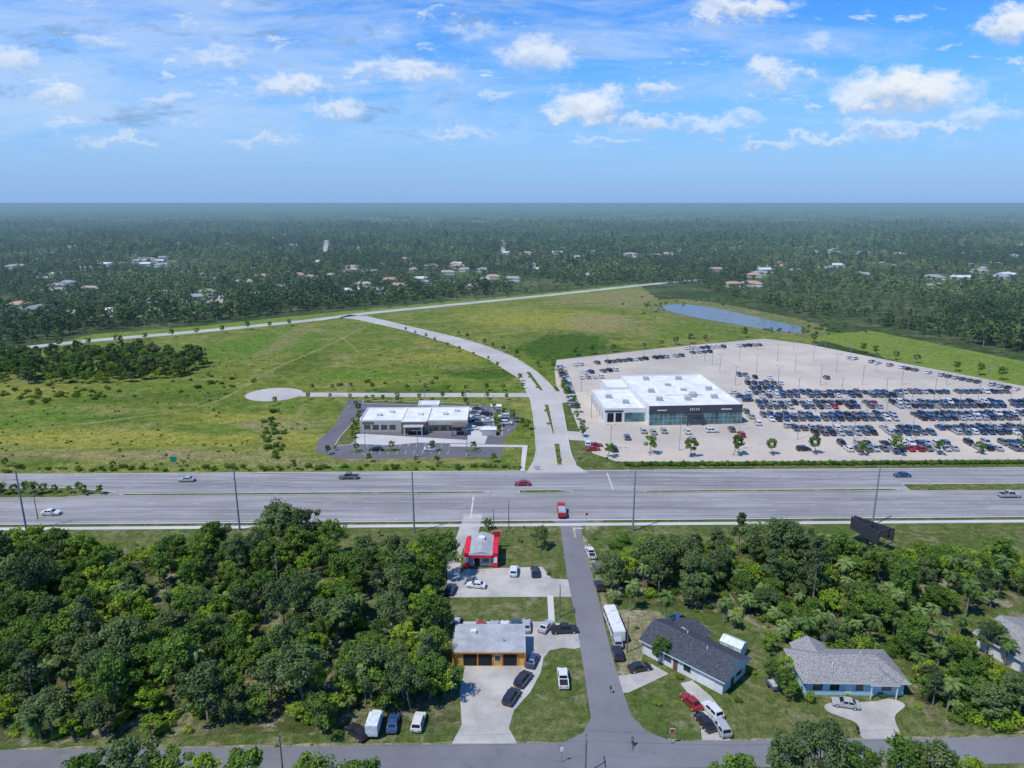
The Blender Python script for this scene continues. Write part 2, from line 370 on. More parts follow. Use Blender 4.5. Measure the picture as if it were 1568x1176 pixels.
mk.face([(28.8,190,.063),(29.2,190,.063),(29.2,203,.063),(28.8,203,.063)],0)
for i in range(7):
    X=11.5+i*1.0
    mk.face([(X,210+i*.1,.075),(X+.35,210,.075),(X+1.4,215,.075),(X+1.05,215,.075)],1)
mk.done("lane_markings",[M_white,M_yel])
sheet("side_street",[(846,797),(858,806),(862,835),(868,880),(880,940),(890,1000),(899,1060),(905,1100),(893,1122),(862,1138),(1030,1136),(990,1120),(966,1095),(951,1050),(936,1000),(921,935),(907,880),(893,835),(890,806),(905,797)],.055,M_road)
band("cross_street",86.0,91.3,-300,300,.06,M_road)
b=B()
b.face([(15.4,160,.07),(15.55,160,.07),(15.55,166,.07),(15.4,166,.07)],0); b.face([(15.7,160,.07),(15.85,160,.07),(15.85,166,.07),(15.7,166,.07)],0)
b.face([(15.9,164.8,.07),(18,164.8,.07),(18,165.4,.07),(15.9,165.4,.07)],1)
b.done("street_markings",[M_yel,M_white])
for nm,Xa,Xb in (("sandy_shoulder",-75,12),("sandy_shoulder",24,80)):
    pts=[(Xa+(Xb-Xa)*i/40,hy(91.2,Xa+(Xb-Xa)*i/40)) for i in range(41)]+[(Xb-(Xb-Xa)*i/40,hy(91.45+random.random()*.6,Xb-(Xb-Xa)*i/40)) for i in range(41)]
    sheet(nm,pts,.04,M_sand,px=False)
sheet("shop_driveway",[(711,788),(739,788),(733,815),(716,822),(706,850),(706,880),(712,872),(830,868),(845,886),(872,888),(877,914),(686,915),(683,850),(698,825)],.05,M_conc)
sheet("footpath",[(838,912),(847,912),(850,956),(840,956)],.052,M_walk)
sheet("garage_driveway",[(700,952),(838,952),(882,958),(893,990),(880,994),(862,992),(842,996),(832,1008),(828,1030),(812,1060),(787,1088),(779,1115),(792,1139),(692,1139),(707,1110),(704,1060),(712,1022),(693,1000),(694,960)],.05,M_conc)
sheet("house_driveway",[(939,1035),(960,1034),(998,1017),(1024,1032),(990,1048),(962,1061),(944,1061)],.05,M_conc)
sheet("house_driveway",[(1042,1047),(1060,1042),(1090,1068),(1108,1092),(1118,1134),(1075,1134),(1070,1088),(1056,1065)],.05,M_conc)
sheet("house_driveway",[(1266,1078),(1300,1076),(1340,1074),(1362,1070),(1386,1080),(1370,1098),(1376,1131),(1322,1131),(1312,1108),(1268,1090)],.05,M_conc,smooth=True)
# ------------------------------------------------------------------ foliage meshes
def leafcloud(cs,rs,n,size,flat=.8):
    V=[];T=[]
    for c,r in zip(cs,rs):
        d=rng.normal(size=(n,3)); d/=np.linalg.norm(d,axis=1)[:,None]
        rad=r*(.5+.65*rng.random(n)**.8); p=np.array(c)+d*rad[:,None]*np.array([1,1,flat])
        nn=d+rng.normal(size=(n,3))*.6+np.array([0,0,.25]); nn/=np.linalg.norm(nn,axis=1)[:,None]
        a=np.cross(nn,rng.normal(size=(n,3))); a/=np.linalg.norm(a,axis=1)[:,None]; bb=np.cross(nn,a)
        s=size*(.6+.8*rng.random(n)); a*=s[:,None]*.5; bb*=(s*(.45+.3*rng.random(n)))[:,None]*.5
        q=np.stack([p-a-bb*.6,p+a*.2-bb,p+a+bb*.5,p-a*.3+bb],axis=1)
        V.append(q.reshape(-1,3)); t0=rng.random()
        T.append(np.clip(t0*.75+rng.random(n)*.35,0,1))
    return np.concatenate(V),np.concatenate(T)
def treemesh(name,V,T,wood,matl):
    b=B()
    for w in wood: b.limb(w[0],w[1],w[2],w[3],5,0)
    bmv=[tuple(v.co) for v in b.bm.verts]; b.bm.verts.index_update(); bf=[tuple(v.index for v in f.verts) for f in b.bm.faces]; b.bm.free()
    n0=len(bmv); nv=len(V)//4
    me=bpy.data.meshes.new(name)
    me.from_pydata(bmv+V.tolist(),[],bf+[(n0+4*i,n0+4*i+1,n0+4*i+2,n0+4*i+3) for i in range(nv)])
    me.materials.append(M_bark); me.materials.append(matl)
    mi=np.ones(len(me.polygons),dtype=np.int32); mi[:len(bf)]=0; me.polygons.foreach_set('material_index',mi)
    at=me.attributes.new('tint','FLOAT','FACE'); tt=np.zeros(len(me.polygons),dtype=np.float32); tt[len(bf):]=T; at.data.foreach_set('value',tt)
    return me
def broadleaf(name,h,cr,nc,nl,size,matl,low=.35,cl=(.17,.17)):
    cs=[];rs=[];wood=[]
    th=h*low+.3; lean=rng.normal(size=2)*.35
    top=(lean[0],lean[1],th); wood.append(((0,0,-.2),top,cr*.075,cr*.05))
    cz=h*(low+1)/2; rz=h*(1-low)/2
    lob=1+.3*np.sin(np.arange(8)*2.1+rng.random()*6)
    for i in range(nc):
        a=2*math.pi*((i*.618+rng.random()*.25)%1); el=-.6+1.7*rng.random()
        rr=math.cos(min(1.4,abs(el)*1.15))*cr*(.4+.6*rng.random()**.6)*lob[int(a/6.2832*8)%8]
        c=(lean[0]+rr*math.cos(a),lean[1]+rr*math.sin(a),cz+math.sin(el*1.3)*rz*(.6+.35*rng.random()))
        cs.append(c); rs.append(cr*(cl[0]+cl[1]*rng.random()))
        mid=(c[0]*.45,c[1]*.45,th+(c[2]-th)*.5)
        if i%3==0: wood+= [(top,mid,cr*.035,cr*.022),(mid,c,cr*.022,cr*.008)]
    V,T=leafcloud(cs,rs,nl,size); return treemesh(name,V,T,wood,matl)
def pine(name,h,cr,nc,nl,size):
    wood=[((0,0,-.2),(.2,.1,h*.95),.2,.05)];cs=[];rs=[]
    for i in range(nc):
        z=h*(.45+.52*i/nc); r=cr*(1-.7*(i/nc))*(.5+.6*rng.random()); a=rng.random()*6.28
        c=(r*math.cos(a),r*math.sin(a),z+.3); cs.append(c); rs.append(.5+.5*rng.random()); wood.append(((.1,.1,z-.5),c,.06,.02))
    cs.append((.2,.1,h)); rs.append(.7)
    V,T=leafcloud(cs,rs,nl,size,.6); return treemesh(name,V,T,wood,M_pine)
def palm(name,h,fl=2.3,nf=30):
    wood=[];p=Vector((0,0,-.2));bx=rng.normal()*.06;by=rng.normal()*.06
    for k in range(5):
        q=Vector((bx*k*k*.4,by*k*k*.4,h*(k+1)/5)); wood.append((p,q,.2-.01*k,.19-.01*k)); p=q
    V=[];T=[]
    for i in range(nf):
        a=i*2.39996+rng.normal()*.15; el=1.3-1.9*(i/nf)+rng.normal()*.1; L=fl*(.7+.4*rng.random()); tt=rng.random()*.5+(.35 if i<nf*.5 else 0)
        pt=p.copy(); e=el; dr=Vector((math.cos(a),math.sin(a),0)); side=Vector((-math.sin(a),math.cos(a),0))
        for s in range(6):
            d=dr*math.cos(e)+Vector((0,0,math.sin(e))); nx2=pt+d*L/6; w=L*(.05+.10*math.sin(math.pi*(s+.8)/6.6))
            for sg in (-1,1):
                tip=side*sg*w*1.6+Vector((0,0,-.6*w*1.5))+d*L*.12
                V+= [tuple(pt),tuple(nx2),tuple(nx2+tip*.95),tuple(pt+tip*.75+d*.1)]; T.append(min(1,tt+rng.random()*.2))
            pt=nx2; e-=.36
    return treemesh(name,np.array(V),np.array(T),wood,M_palm)
def bush(name,r,h,nc,nl,size,matl):
    cs=[(rng.normal()*r*.5,rng.normal()*r*.5,h*.3+rng.random()*h*.35) for _ in range(nc)]; rs=[r*(.3+.25*rng.random()) for _ in range(nc)]
    V,T=leafcloud(cs,rs,nl,size,.8); return treemesh(name,V,T,[((0,0,-.1),(0,0,h*.4),.06,.04)],matl)
NEAR=[broadleaf(f"broadleaf_{i}",h,cr,nc,90,.42,ml,low) for i,(h,cr,nc,low,ml) in enumerate([(9,3.4,40,.3,M_leafd),(8,3.0,34,.3,M_leaf),(10.5,3.7,46,.35,M_leafd),(7.5,2.9,30,.25,M_leaf),(9.5,3.0,34,.3,M_leaf)])]
NEAR+=[broadleaf("young_0",6.5,2.6,26,85,.38,M_leafy,.2),broadleaf("young_1",5.5,2.2,22,85,.36,M_leafy,.2)]
NEAR+=[pine("pine_0",12.5,2.6,18,110,.4),pine("pine_1",11,2.2,16,110,.4)]
NEAR+=[palm("palm_0",5.5),palm("palm_1",7),palm("palm_2",3.8,2.1,26)]
NEAR+=[bush("bush_0",1.8,2.4,9,100,.32,M_leaf),bush("bush_1",1.7,1.8,9,100,.32,M_leafy)]
FAR=[broadleaf(f"far_{i}",h,cr,nc,26,1.0,M_far,low,(.25,.2)) for i,(h,cr,nc,low) in enumerate([(9,4,11,.15),(8,3.6,10,.1),(11,4.2,12,.2),(6.5,3.2,9,.1)])]
FAR+=[pine("fpine",13,2.8,9,24,1.0)]
def clump(name):
    cs=[(rng.uniform(-26,26),rng.uniform(-26,26),rng.uniform(2,9)) for _ in range(40)]; V,T=leafcloud(cs,[4.8]*40,11,4.0,.7)
    T=np.repeat(rng.random(40)*.9,11)+.05
    return treemesh(name,V,T,[((0,0,0),(0,0,5),.4,.2)],M_far)
CL=[clump(f"clump_{i}") for i in range(4)]
SM=[broadleaf("street_tree_0",4.2,1.5,12,70,.32,M_leaf,.35,(.22,.2)),broadleaf("street_tree_1",3.6,1.3,11,70,.32,M_leaf,.35,(.22,.2))]
def coll(name,meshes):
    c=bpy.data.collections.new(name)
    for i,mm in enumerate(meshes): c.objects.link(bpy.data.objects.new(f"{name}_{chr(97+i)}",mm))
    return c
CN=coll("tree_kinds",NEAR); CF=coll("distant_tree_kinds",FAR); CC=coll("distant_clump_kinds",CL)
def scatter(name,items,col):
    n=len(items); me=bpy.data.meshes.new(name); me.from_pydata([(i[0],i[1],0) for i in items],[],[])
    a=me.attributes.new('rz','FLOAT','POINT'); a.data.foreach_set('value',(rng.random(n)*6.283).astype(np.float32))
    s=np.array([[i[2]*random.uniform(.85,1.18),i[2]*random.uniform(.85,1.18),i[2]*random.uniform(.8,1.2)] for i in items],dtype=np.float32)
    a=me.attributes.new('sc','FLOAT_VECTOR','POINT'); a.data.foreach_set('vector',s.ravel())
    a=me.attributes.new('ix','INT','POINT'); a.data.foreach_set('value',np.array([i[3] for i in items],dtype=np.int32))
    o=linkobj(name,me)
    ng=bpy.data.node_groups.new(name+"_gn",'GeometryNodeTree')
    ng.interface.new_socket("Geometry",in_out='INPUT',socket_type='NodeSocketGeometry'); ng.interface.new_socket("Geometry",in_out='OUTPUT',socket_type='NodeSocketGeometry')
    i0=ng.nodes.new('NodeGroupInput'); o0=ng.nodes.new('NodeGroupOutput'); ip=ng.nodes.new('GeometryNodeInstanceOnPoints')
    ci=ng.nodes.new('GeometryNodeCollectionInfo'); ci.inputs['Collection'].default_value=col; ci.inputs['Separate Children'].default_value=True; ci.inputs['Reset Children'].default_value=True
    def na(nm,t):
        q=ng.nodes.new('GeometryNodeInputNamedAttribute'); q.data_type=t; q.inputs['Name'].default_value=nm
        return [s for s in q.outputs if s.enabled and s.name=='Attribute'][0]
    cb=ng.nodes.new('ShaderNodeCombineXYZ'); L=ng.links.new
    L(na('rz','FLOAT'),cb.inputs[2]); L(i0.outputs[0],ip.inputs['Points']); L(ci.outputs[0],ip.inputs['Instance'])
    ip.inputs['Pick Instance'].default_value=True; L(na('ix','INT'),ip.inputs['Instance Index']); L(cb.outputs[0],ip.inputs['Rotation']); L(na('sc','FLOAT_VECTOR'),ip.inputs['Scale'])
    L(ip.outputs[0],o0.inputs[0])
    md=o.modifiers.new("scatter",'NODES'); md.node_group=ng; return o
def fill(poly,sp,px=True,holes=(),keep=1.0):
    pl=[P(*p) for p in poly] if px else poly
    x0=min(p[0] for p in pl);x1=max(p[0] for p in pl);y0=min(p[1] for p in pl);y1=max(p[1] for p in pl)
    out=[];x=x0
    while x<x1:
        y=y0
        while y<y1:
            a=x+random.uniform(-.45,.45)*sp;b_=y+random.uniform(-.45,.45)*sp
            if inside(a,b_,pl) and random.random()<keep and not any((a-h[0])**2+(b_-h[1])**2<h[2]**2 for h in holes): out.append((a,b_))
            y+=sp
        x+=sp
    return out
def pick(w): return random.choices(range(len(w)),w)[0]
WL=[8,11,5,10,9,11,11,2,2,5,4,6,3,3]
WR=[6,8,3,7,5,6,6,2,2,6,6,8,4,4]
left=[(-500,862),(60,856),(250,856),(330,850),(460,846),(560,856),(640,858),(680,872),(684,915),(668,960),(676,1000),(694,1060),(698,1096),(640,1100),(560,1106),(500,1118),(300,1124),(0,1138),(-500,1150)]
hl=[(*P(425,950),4.),(*P(400,975),3.6),(*P(245,925),3.2),(*P(180,900),3),(*P(600,950),3.2),(*P(640,970),3.2),(*P(150,985),3),(*P(520,1010),3),(*P(300,1000),2.6),(*P(90,930),2.6),(*P(330,890),2.6),(*P(470,895),2.8)]
cars_hole=[(*P(547,1122),3.6),(*P(575,1112),3.6),(*P(602,1108),3.4),(*P(641,1106),3.4),(*P(560,1135),3),(*P(620,1130),3)]
it=[(x,y,random.uniform(.58,1.08),pick(WL)) for x,y in fill(left,3.8,holes=hl+cars_hole)]
for (u,v,s,k) in [(440,838,1.2,2),(470,842,1.1,0),(410,842,1.05,4),(330,846,1.0,0),(60,848,1.05,6),(30,858,1.1,5),(570,1080,1.0,0),(120,862,1.,5)]: it.append((*P(u,v),s,k))
it+=[(x,y,random.uniform(.4,.9),random.choice([12,13,11,13])) for x,y in fill(left,3.2,keep=.55,holes=cars_hole+hl[:6])]
scatter("woodland_trees",it,CN)
r1=[(930,868),(1000,852),(1060,846),(1180,842),(1230,842),(1300,862),(1345,872),(1400,895),(1440,925),(1425,960),(1400,1000),(1385,1010),(1350,985),(1260,985),(1210,985),(1185,975),(1130,950),(1060,930),(960,925),(935,905)]
hr=[(*P(985,935),5),(*P(1110,965),3),(*P(1050,950),5)]
it=[(x,y,random.uniform(.5,.98),pick(WR)) for x,y in fill(r1,3.7,holes=hr,keep=.95)]
r2=[(1400,1000),(1440,985),(1500,985),(1520,1010),(1510,1060),(1600,1085),(1900,1090),(1900,1116),(1500,1116),(1440,1112),(1410,1065)]
it+=[(x,y,random.uniform(.45,.85),pick(WR)) for x,y in fill(r2,3.7,keep=.95)]
r3=[(1400,870),(1568,872),(2000,880),(2000,950),(1568,938),(1490,935),(1440,960),(1410,910)]
it+=[(x,y,random.uniform(.5,.85),pick(WR)) for x,y in fill(r3,3.8,keep=.9)]
it+=[(x,y,random.uniform(.45,.7),random.choice([1,3,5,6,9,12])) for x,y in fill([(1150,985),(1212,990),(1215,1010),(1195,1050),(1170,1040),(1190,1010)],3.6,keep=.55)]
for pl,sp in (([(1360,845),(1568,850),(2000,860),(2000,885),(1568,885),(1440,885),(1380,870)],2.1),([(1170,930),(1220,925),(1260,960),(1240,985),(1190,975)],1.9),([(1440,1060),(1500,1000),(1570,1060),(1600,1110),(1500,1118),(1440,1105)],2.0),([(925,830),(1100,832),(1150,842),(1000,850),(930,860)],2.8),([(1210,985),(1385,990),(1400,1010),(1380,1005),(1230,992)],2.4)):
    it+=[(x,y,random.uniform(.6,1.3),random.choice([12,13,12,13])) for x,y in fill(pl,sp,keep=.85)]
it+=[(x,y,random.uniform(.4,1.),random.choice([12,13,12,11])) for x,y in fill(r1,2.8,keep=.65,holes=hr)]
for pl in ([(550,812),(690,805),(690,850),(560,850)],[(905,812),(1300,806),(1300,835),(910,845)],[(0,835),(300,830),(300,850),(0,855)]):
    it+=[(x,y,random.uniform(.15,.5),random.choice([12,13,11])) for x,y in fill(pl,3.2,keep=.35)]
for pl in ([(935,905),(1200,905),(1220,1075),(1000,1090),(960,1060)],[(1390,1000),(1500,1000),(1450,1130),(1385,1120)],[(0,1128),(540,1115),(540,1142),(0,1155)]):
    it+=[(x,y,random.uniform(.08,.28),random.choice([12,13])) for x,y in fill(pl,2.6,keep=.22,holes=[(33,110.5,9),(57,106,9.5)])]
scatter("woodland_trees",it,CN)
def tree(name,me,u,v,s=1.,xy=None):
    o=linkobj(name,me); x,y=xy if xy else P(u,v); o.location=(x,y,0); o.scale=(s,s,s*random.uniform(.95,1.05)); o.rotation_euler=(0,0,random.uniform(0,6.28)); return o
for (u,v,s) in [(1190,850,1.1),(1060,905,1.0),(965,935,.8),(1095,905,1.),(1125,962,.8),(1108,955,.7),(1018,960,.9),(1330,985,.9),(1290,900,1),(1400,960,1),(1440,990,1),(1468,975,.9),(1530,905,1),(1515,1000,.8),(1478,945,1),(940,925,.7),(1450,1090,.9),(1362,930,1),(1538,1020,.9),(1200,985,.8),(1400,1040,.8),(1140,940,.9)]:
    tree("palm_tree",NEAR[random.choice([9,10,11])],u,v,s)
for (u,v,s,k) in [(828,840,.6,0),(1014,1015,.6,1),(1205,1062,.6,3),(1215,1075,.42,4),(1275,990,.55,0),(1182,1040,.45,1),(1240,1076,.3,5),(748,810,.4,3),(795,830,.25,5),(1190,880,1.25,2)]:
    tree("oak_tree",NEAR[k],u,v,s)
for (u,v) in [(1225,1072),(1300,1068),(1350,1068),(1005,1078),(1395,1045),(840,880),(1150,1030),(930,880),(1405,1085),(1130,1075),(1040,1040)]:
    tree("shrub",NEAR[random.choice([12,13])],u,v,random.uniform(.3,.5))
for X,Y,s,k in [(-53,81.5,1.0,0),(-48,82.2,.95,3),(-43,81.5,1.0,5),(-37,81,.9,1),(-27,80,.95,1),(-20,79,.85,4),(30.5,80.5,.95,1),(38,82,.95,0),(43,81.5,1,2),(48,81.5,1,3),(53,81.5,.95,4),(58,81,.95,0),(63,81.5,.9,5),(-58,80.5,.9,1)]:
    tree("oak_tree",NEAR[k],0,0,s,(X,Y))
for (u,v,h) in [(425,900,9),(200,960,8),(560,905,9),(1110,890,8),(330,1040,8),(1270,880,9)]:
    b=B(); b.limb((0,0,-.2),(.2,.1,h*.6),.16,.09); b.limb((.2,.1,h*.6),(.1,.3,h),.09,.02)
    for k in range(7):
        z=h*(.4+.08*k); a=k*2.1; L_=1.8-.15*k; b.limb((.15,.1,z),(L_*math.cos(a),L_*math.sin(a),z+1.2),.05,.015,5)
    b.done("dead_tree",[M_bark],(*P(u,v),0))
WM=[9,9,5,9,9,4,5,1,1,1,1,2,2,3]
it=[(x,y,random.uniform(.5,.9),pick(WM)) for x,y in fill([(40,562),(100,545),(200,540),(300,548),(318,560),(290,576),(180,589),(80,588),(30,580)],4.6)]
it+=[(x,y,random.uniform(.6,1.),pick(WM)) for x,y in fill([(-900,590),(-400,560),(0,548),(60,545),(60,590),(0,585),(-400,600)],5.0,keep=.8) if x>-330]
scatter("meadow_copse",it,CN)
# ---- houses far
M_trim=simple("white_trim",(.66,.66,.64),.6,var=.05,haze=True); M_glass=simple("window_glass",(.03,.045,.055),.1,0,.6,var=.1)
def hmesh(k,wall,roofm,w,d,hip):
    b=B(); b.box(-w/2,w/2,-d/2,d/2,0,2.9,0); b.roof(-w/2-.6,w/2+.6,-d/2-.6,d/2+.6,2.95,1.9,d/2 if hip else 0,1,0,2)
    b.box(w*.12,w/2+1,-d/2-4,-d/2+.02,0,2.7,0); b.roof(w*.12-.5,w/2+1.5,-d/2-4.5,.5,2.75,1.6,1.8 if hip else 0,1,0,2,along='y')
    for x in (-w*.35,-w*.1): b.win(x-.7,x+.7,1,2.1,-d/2,2,3)
    b.box(w*.2,w*.44,-d/2-4.05,-d/2-4.001,.05,2.3,2)
    return b.done(f"house_{k}",[wall,roofm,M_trim,M_glass],link=False)
W1=simple("cream_stucco",(.5,.45,.38),.85,var=.06,haze=True);W2=simple("white_stucco",(.6,.6,.58),.85,var=.06,haze=True)
R1=simple("grey_shingle",(.29,.29,.30),.9,haze=True);R2=simple("tan_shingle",(.38,.32,.26),.9,haze=True);R3=simple("terracotta_roof",(.42,.27,.19),.9,haze=True);R4=simple("white_metal_roof",(.62,.62,.62),.5,var=.05,haze=True)
HM=[hmesh(0,W1,R1,16,9,True),hmesh(1,W2,R2,15,9,True),hmesh(2,W1,R3,17,10,True),hmesh(3,W2,R4,14,9,False),hmesh(4,W2,R1,15,8,False),hmesh(5,W2,R2,18,10,True)]
bu=[-1500,0,60,140,300,470,560,700,850,980,1060,1110,1240,1330,1568,2600]; bv=[600,534,524,508,496,478,469,456,443,432,438,452,487,500,542,700]
hs=[]
for (u,v,n,su,sv) in [(330,458,26,65,11),(640,438,20,50,6),(225,400,14,28,7),(25,474,8,25,4),(150,408,7,30,8),(560,448,9,28,5),(760,427,9,35,5),(440,372,4,40,8),(1390,368,7,70,8),(1000,398,4,70,10),(1240,380,6,80,8),(880,405,4,60,8),(1200,418,5,60,8),(1450,425,4,60,10),(1130,437,5,25,3),(700,410,7,90,10),(500,420,9,70,8),(90,440,8,50,10),(200,480,9,60,6),(1080,415,4,60,8),(1520,425,4,40,6),(350,430,8,90,12)]:
    for _ in range(n): hs.append((random.gauss(u,su*.6),random.gauss(v,sv*.6)))
for _ in range(230): hs.append((random.uniform(-100,1668),random.uniform(334,425)))
hp=[]
for u,v in hs:
    if v>np.interp(u,bu,bv)-7 or v<333: continue
    x,y=P(u,v)
    if any(abs(x-a[0])<19 and abs(y-a[1])<22 for a in hp): continue
    hp.append((x,y)); o=linkobj("distant_house",random.choice(HM)); o.location=(x,y,0); s=random.uniform(.8,1.08); o.scale=(s,s,1.0); o.rotation_euler=(0,0,random.choice([0,math.pi/2,math.pi,-.2,.4])+random.uniform(-.1,.1))
b=B()
for x,y in hp:
    n=10; b.face([(x+random.uniform(7,13)*math.cos(t*2*math.pi/n),y-7+random.uniform(10,16)*math.sin(t*2*math.pi/n),.04) for t in range(n)],random.choice([0,0,2,1]))
b.done("house_lots",[M_lawn,M_sand,M_verge])
roads=[[(500,368),(497,395)],[(550,378),(546,392)],[(772,376),(768,390)],[(250,480),(330,478)],[(180,402),(270,400)],[(300,463),(400,455)]]
rp=[]
for r in roads:
    ribbon("distant_street",r,8,.07,M_conc,smooth=False)
    for k in range(len(r)-1):
        a=P(*r[k]);c=P(*r[k+1]); n=max(2,int(math.dist(a,c)/10)); rp+=[(a[0]+(c[0]-a[0])*t/n,a[1]+(c[1]-a[1])*t/n) for t in range(n+1)]
cell={}
for x,y in hp: cell.setdefault((int(x//40),int(y//40)),[]).append((x,y,11,random.uniform(14,32)))
for x,y in rp: cell.setdefault((int(x//40),int(y//40)),[]).append((x,y,7,10))
def blocked(x,y):
    i,j=int(x//40),int(y//40)
    for a in (-1,0,1):
        for c in (-1,0,1):
            for (hx,hy_,r,rf) in cell.get((i+a,j+c),()):
                dx=x-hx;dy=y-hy_
                if abs(dx)<r and -rf<dy<r*.8: return True
    return False
def far(Y0,Y1,sp,s0,s1):
    out=[];y=Y0
    while y<Y1:
        w=.80*y+120; x=-w
        while x<w:
            a=x+random.uniform(-.5,.5)*sp;c=y+random.uniform(-.5,.5)*sp
            u,v=Q(a,c)
            if v<np.interp(u,bu,bv)-1 and not blocked(a,c):
                k=mn.noise(Vector((a*.006,c*.006,0)))+.5*mn.noise(Vector((a*.02,c*.02,3)))
                if k>-.22 or random.random()<.22:
                    out.append((a,c,random.uniform(s0,s1)*(1+.6*k)))
            x+=sp
        y+=sp
    return out
A=[(x,y,s,pick([10,10,7,9,4])) for x,y,s in far(280,1100,7.4,.5,1.15)]
A+=[(x,y,s,pick([10,10,7,9,2])) for x,y,s in far(1100,2600,12.5,.85,1.7)]
scatter("distant_forest",A,CF)
A3=[(x,y,s,random.randrange(4)) for x,y,s in far(2600,9000,56,.7,1.3)]
A3+=[(x,y,s,random.randrange(4)) for x,y,s in far(9000,20000,200,2.0,3.0)]
scatter("distant_forest",A3,CC)
# ---- small roadside trees
def row(pts,sp,me_list,s=(.8,1.1),name="street_tree",jit=.4,keep=.9):
    w=[P(*p) for p in pts]
    for i in range(len(w)-1):
        a,c=w[i],w[i+1]; n=max(1,int(math.dist(a,c)/sp))
        for k in range(n):
            if random.random()>keep: continue
            t=k/n; tree(name,random.choice(me_list),0,0,random.uniform(*s),(a[0]+(c[0]-a[0])*t+random.uniform(-jit,jit),a[1]+(c[1]-a[1])*t+random.uniform(-jit,jit)))
row([(480,598),(800,599)],8,SM,(.6,.9)); row([(470,611),(812,612)],9,SM,(.6,.9))
row([(90,533),(300,513),(480,496)],14,SM,(1.1,1.5)); row([(560,475),(700,461),(850,448),(980,434)],16,SM,(1.3,1.8))
row([(700,514),(790,546),(838,572)],11,SM,(.7,1.)); row([(620,508),(745,552),(795,584),(812,620)],13,SM,(.6,.9))
row([(1245,524),(1400,556),(1568,588),(1800,635)],10,SM,(1.2,1.5)); row([(855,548),(1080,523),(1165,515)],11,SM,(1.,1.4))
row([(930,698),(1568,696),(1900,694)],12.5,SM,(1.1,1.7)); row([(848,560),(870,610),(905,685)],9,SM,(.9,1.3))
row([(0,720),(800,716)],17,SM,(.4,.8),jit=3,keep=.6)
for X in np.arange(-195,-114,3.0): tree("median_tree",random.choice(SM+[NEAR[11]]),0,0,random.uniform(.65,.95),(X,hy(189.5+random.uniform(-1.2,1.2),X)))
row([(772,636),(815,665)],5,SM,(.7,1.1)); row([(515,690),(480,705)],5,SM,(.5,.8)); row([(430,618),(400,700)],14,SM,(.5,.9),jit=3); row([(550,625),(540,680)],5,SM,(.6,.9)); row([(560,708),(790,708)],7,SM,(.6,.95),jit=1.5); row([(545,692),(600,690),(665,690),(725,690),(765,688)],9,SM,(.6,.9),jit=.3); row([(560,615),(740,620)],7,SM,(.6,.9)); row([(758,625),(763,668)],5,SM,(.6,.9))
for (u,v) in [(835,630),(841,650),(852,690),(856,706),(812,578),(824,594)]: tree("median_shrub",NEAR[13],u,v,.5)
it=[]
for X in np.arange(36,330,1.5): it.append((X,hy(208.6,X)+random.uniform(-.2,.2),.6,12))
for X in np.arange(-300,5,1.6):
    if random.random()<.7: it.append((X,hy(207.6,X)+random.uniform(-1.5,2.2),random.uniform(.2,.7),12))
scatter("hedge",it,CN)
it=[]
for (u,v,n,su,sv) in [(1240,505,40,40,5),(1000,470,20,15,6),(1120,462,30,50,4),(640,590,10,60,5),(420,660,30,12,30),(30,600,40,60,8),(330,590,25,30,8),(200,722,30,120,1.5),(120,605,25,40,6)]:
    for _ in range(n): it.append((*P(random.gauss(u,su),min(722,random.gauss(v,sv))),random.uniform(.3,.9),12))
for _ in range(1700):
    u=random.uniform(-100,1200); v=random.uniform(480,718)
    if mn.noise(Vector((u*.012,v*.04,0)))<-.05: continue
    it.append((*P(u,v),random.uniform(.10,.32),random.choice([12,12,12,13])))
pl=[P(*p) for p in lotpx]; blp=[P(*p) for p in bl]; bkp=[P(*p) for p in [(480,606),(810,606),(810,712),(480,712)]]; acc=[P(*p) for p in [(370,590),(830,595),(830,612),(370,618)]]; hwp=[(-500,165),(500,165),(500,207),(-500,207)]
it=[i for i in it if not any(inside(i[0],i[1],q) for q in (pl,blp,bkp,acc,hwp))]
scatter("meadow_shrubs",it,CN)
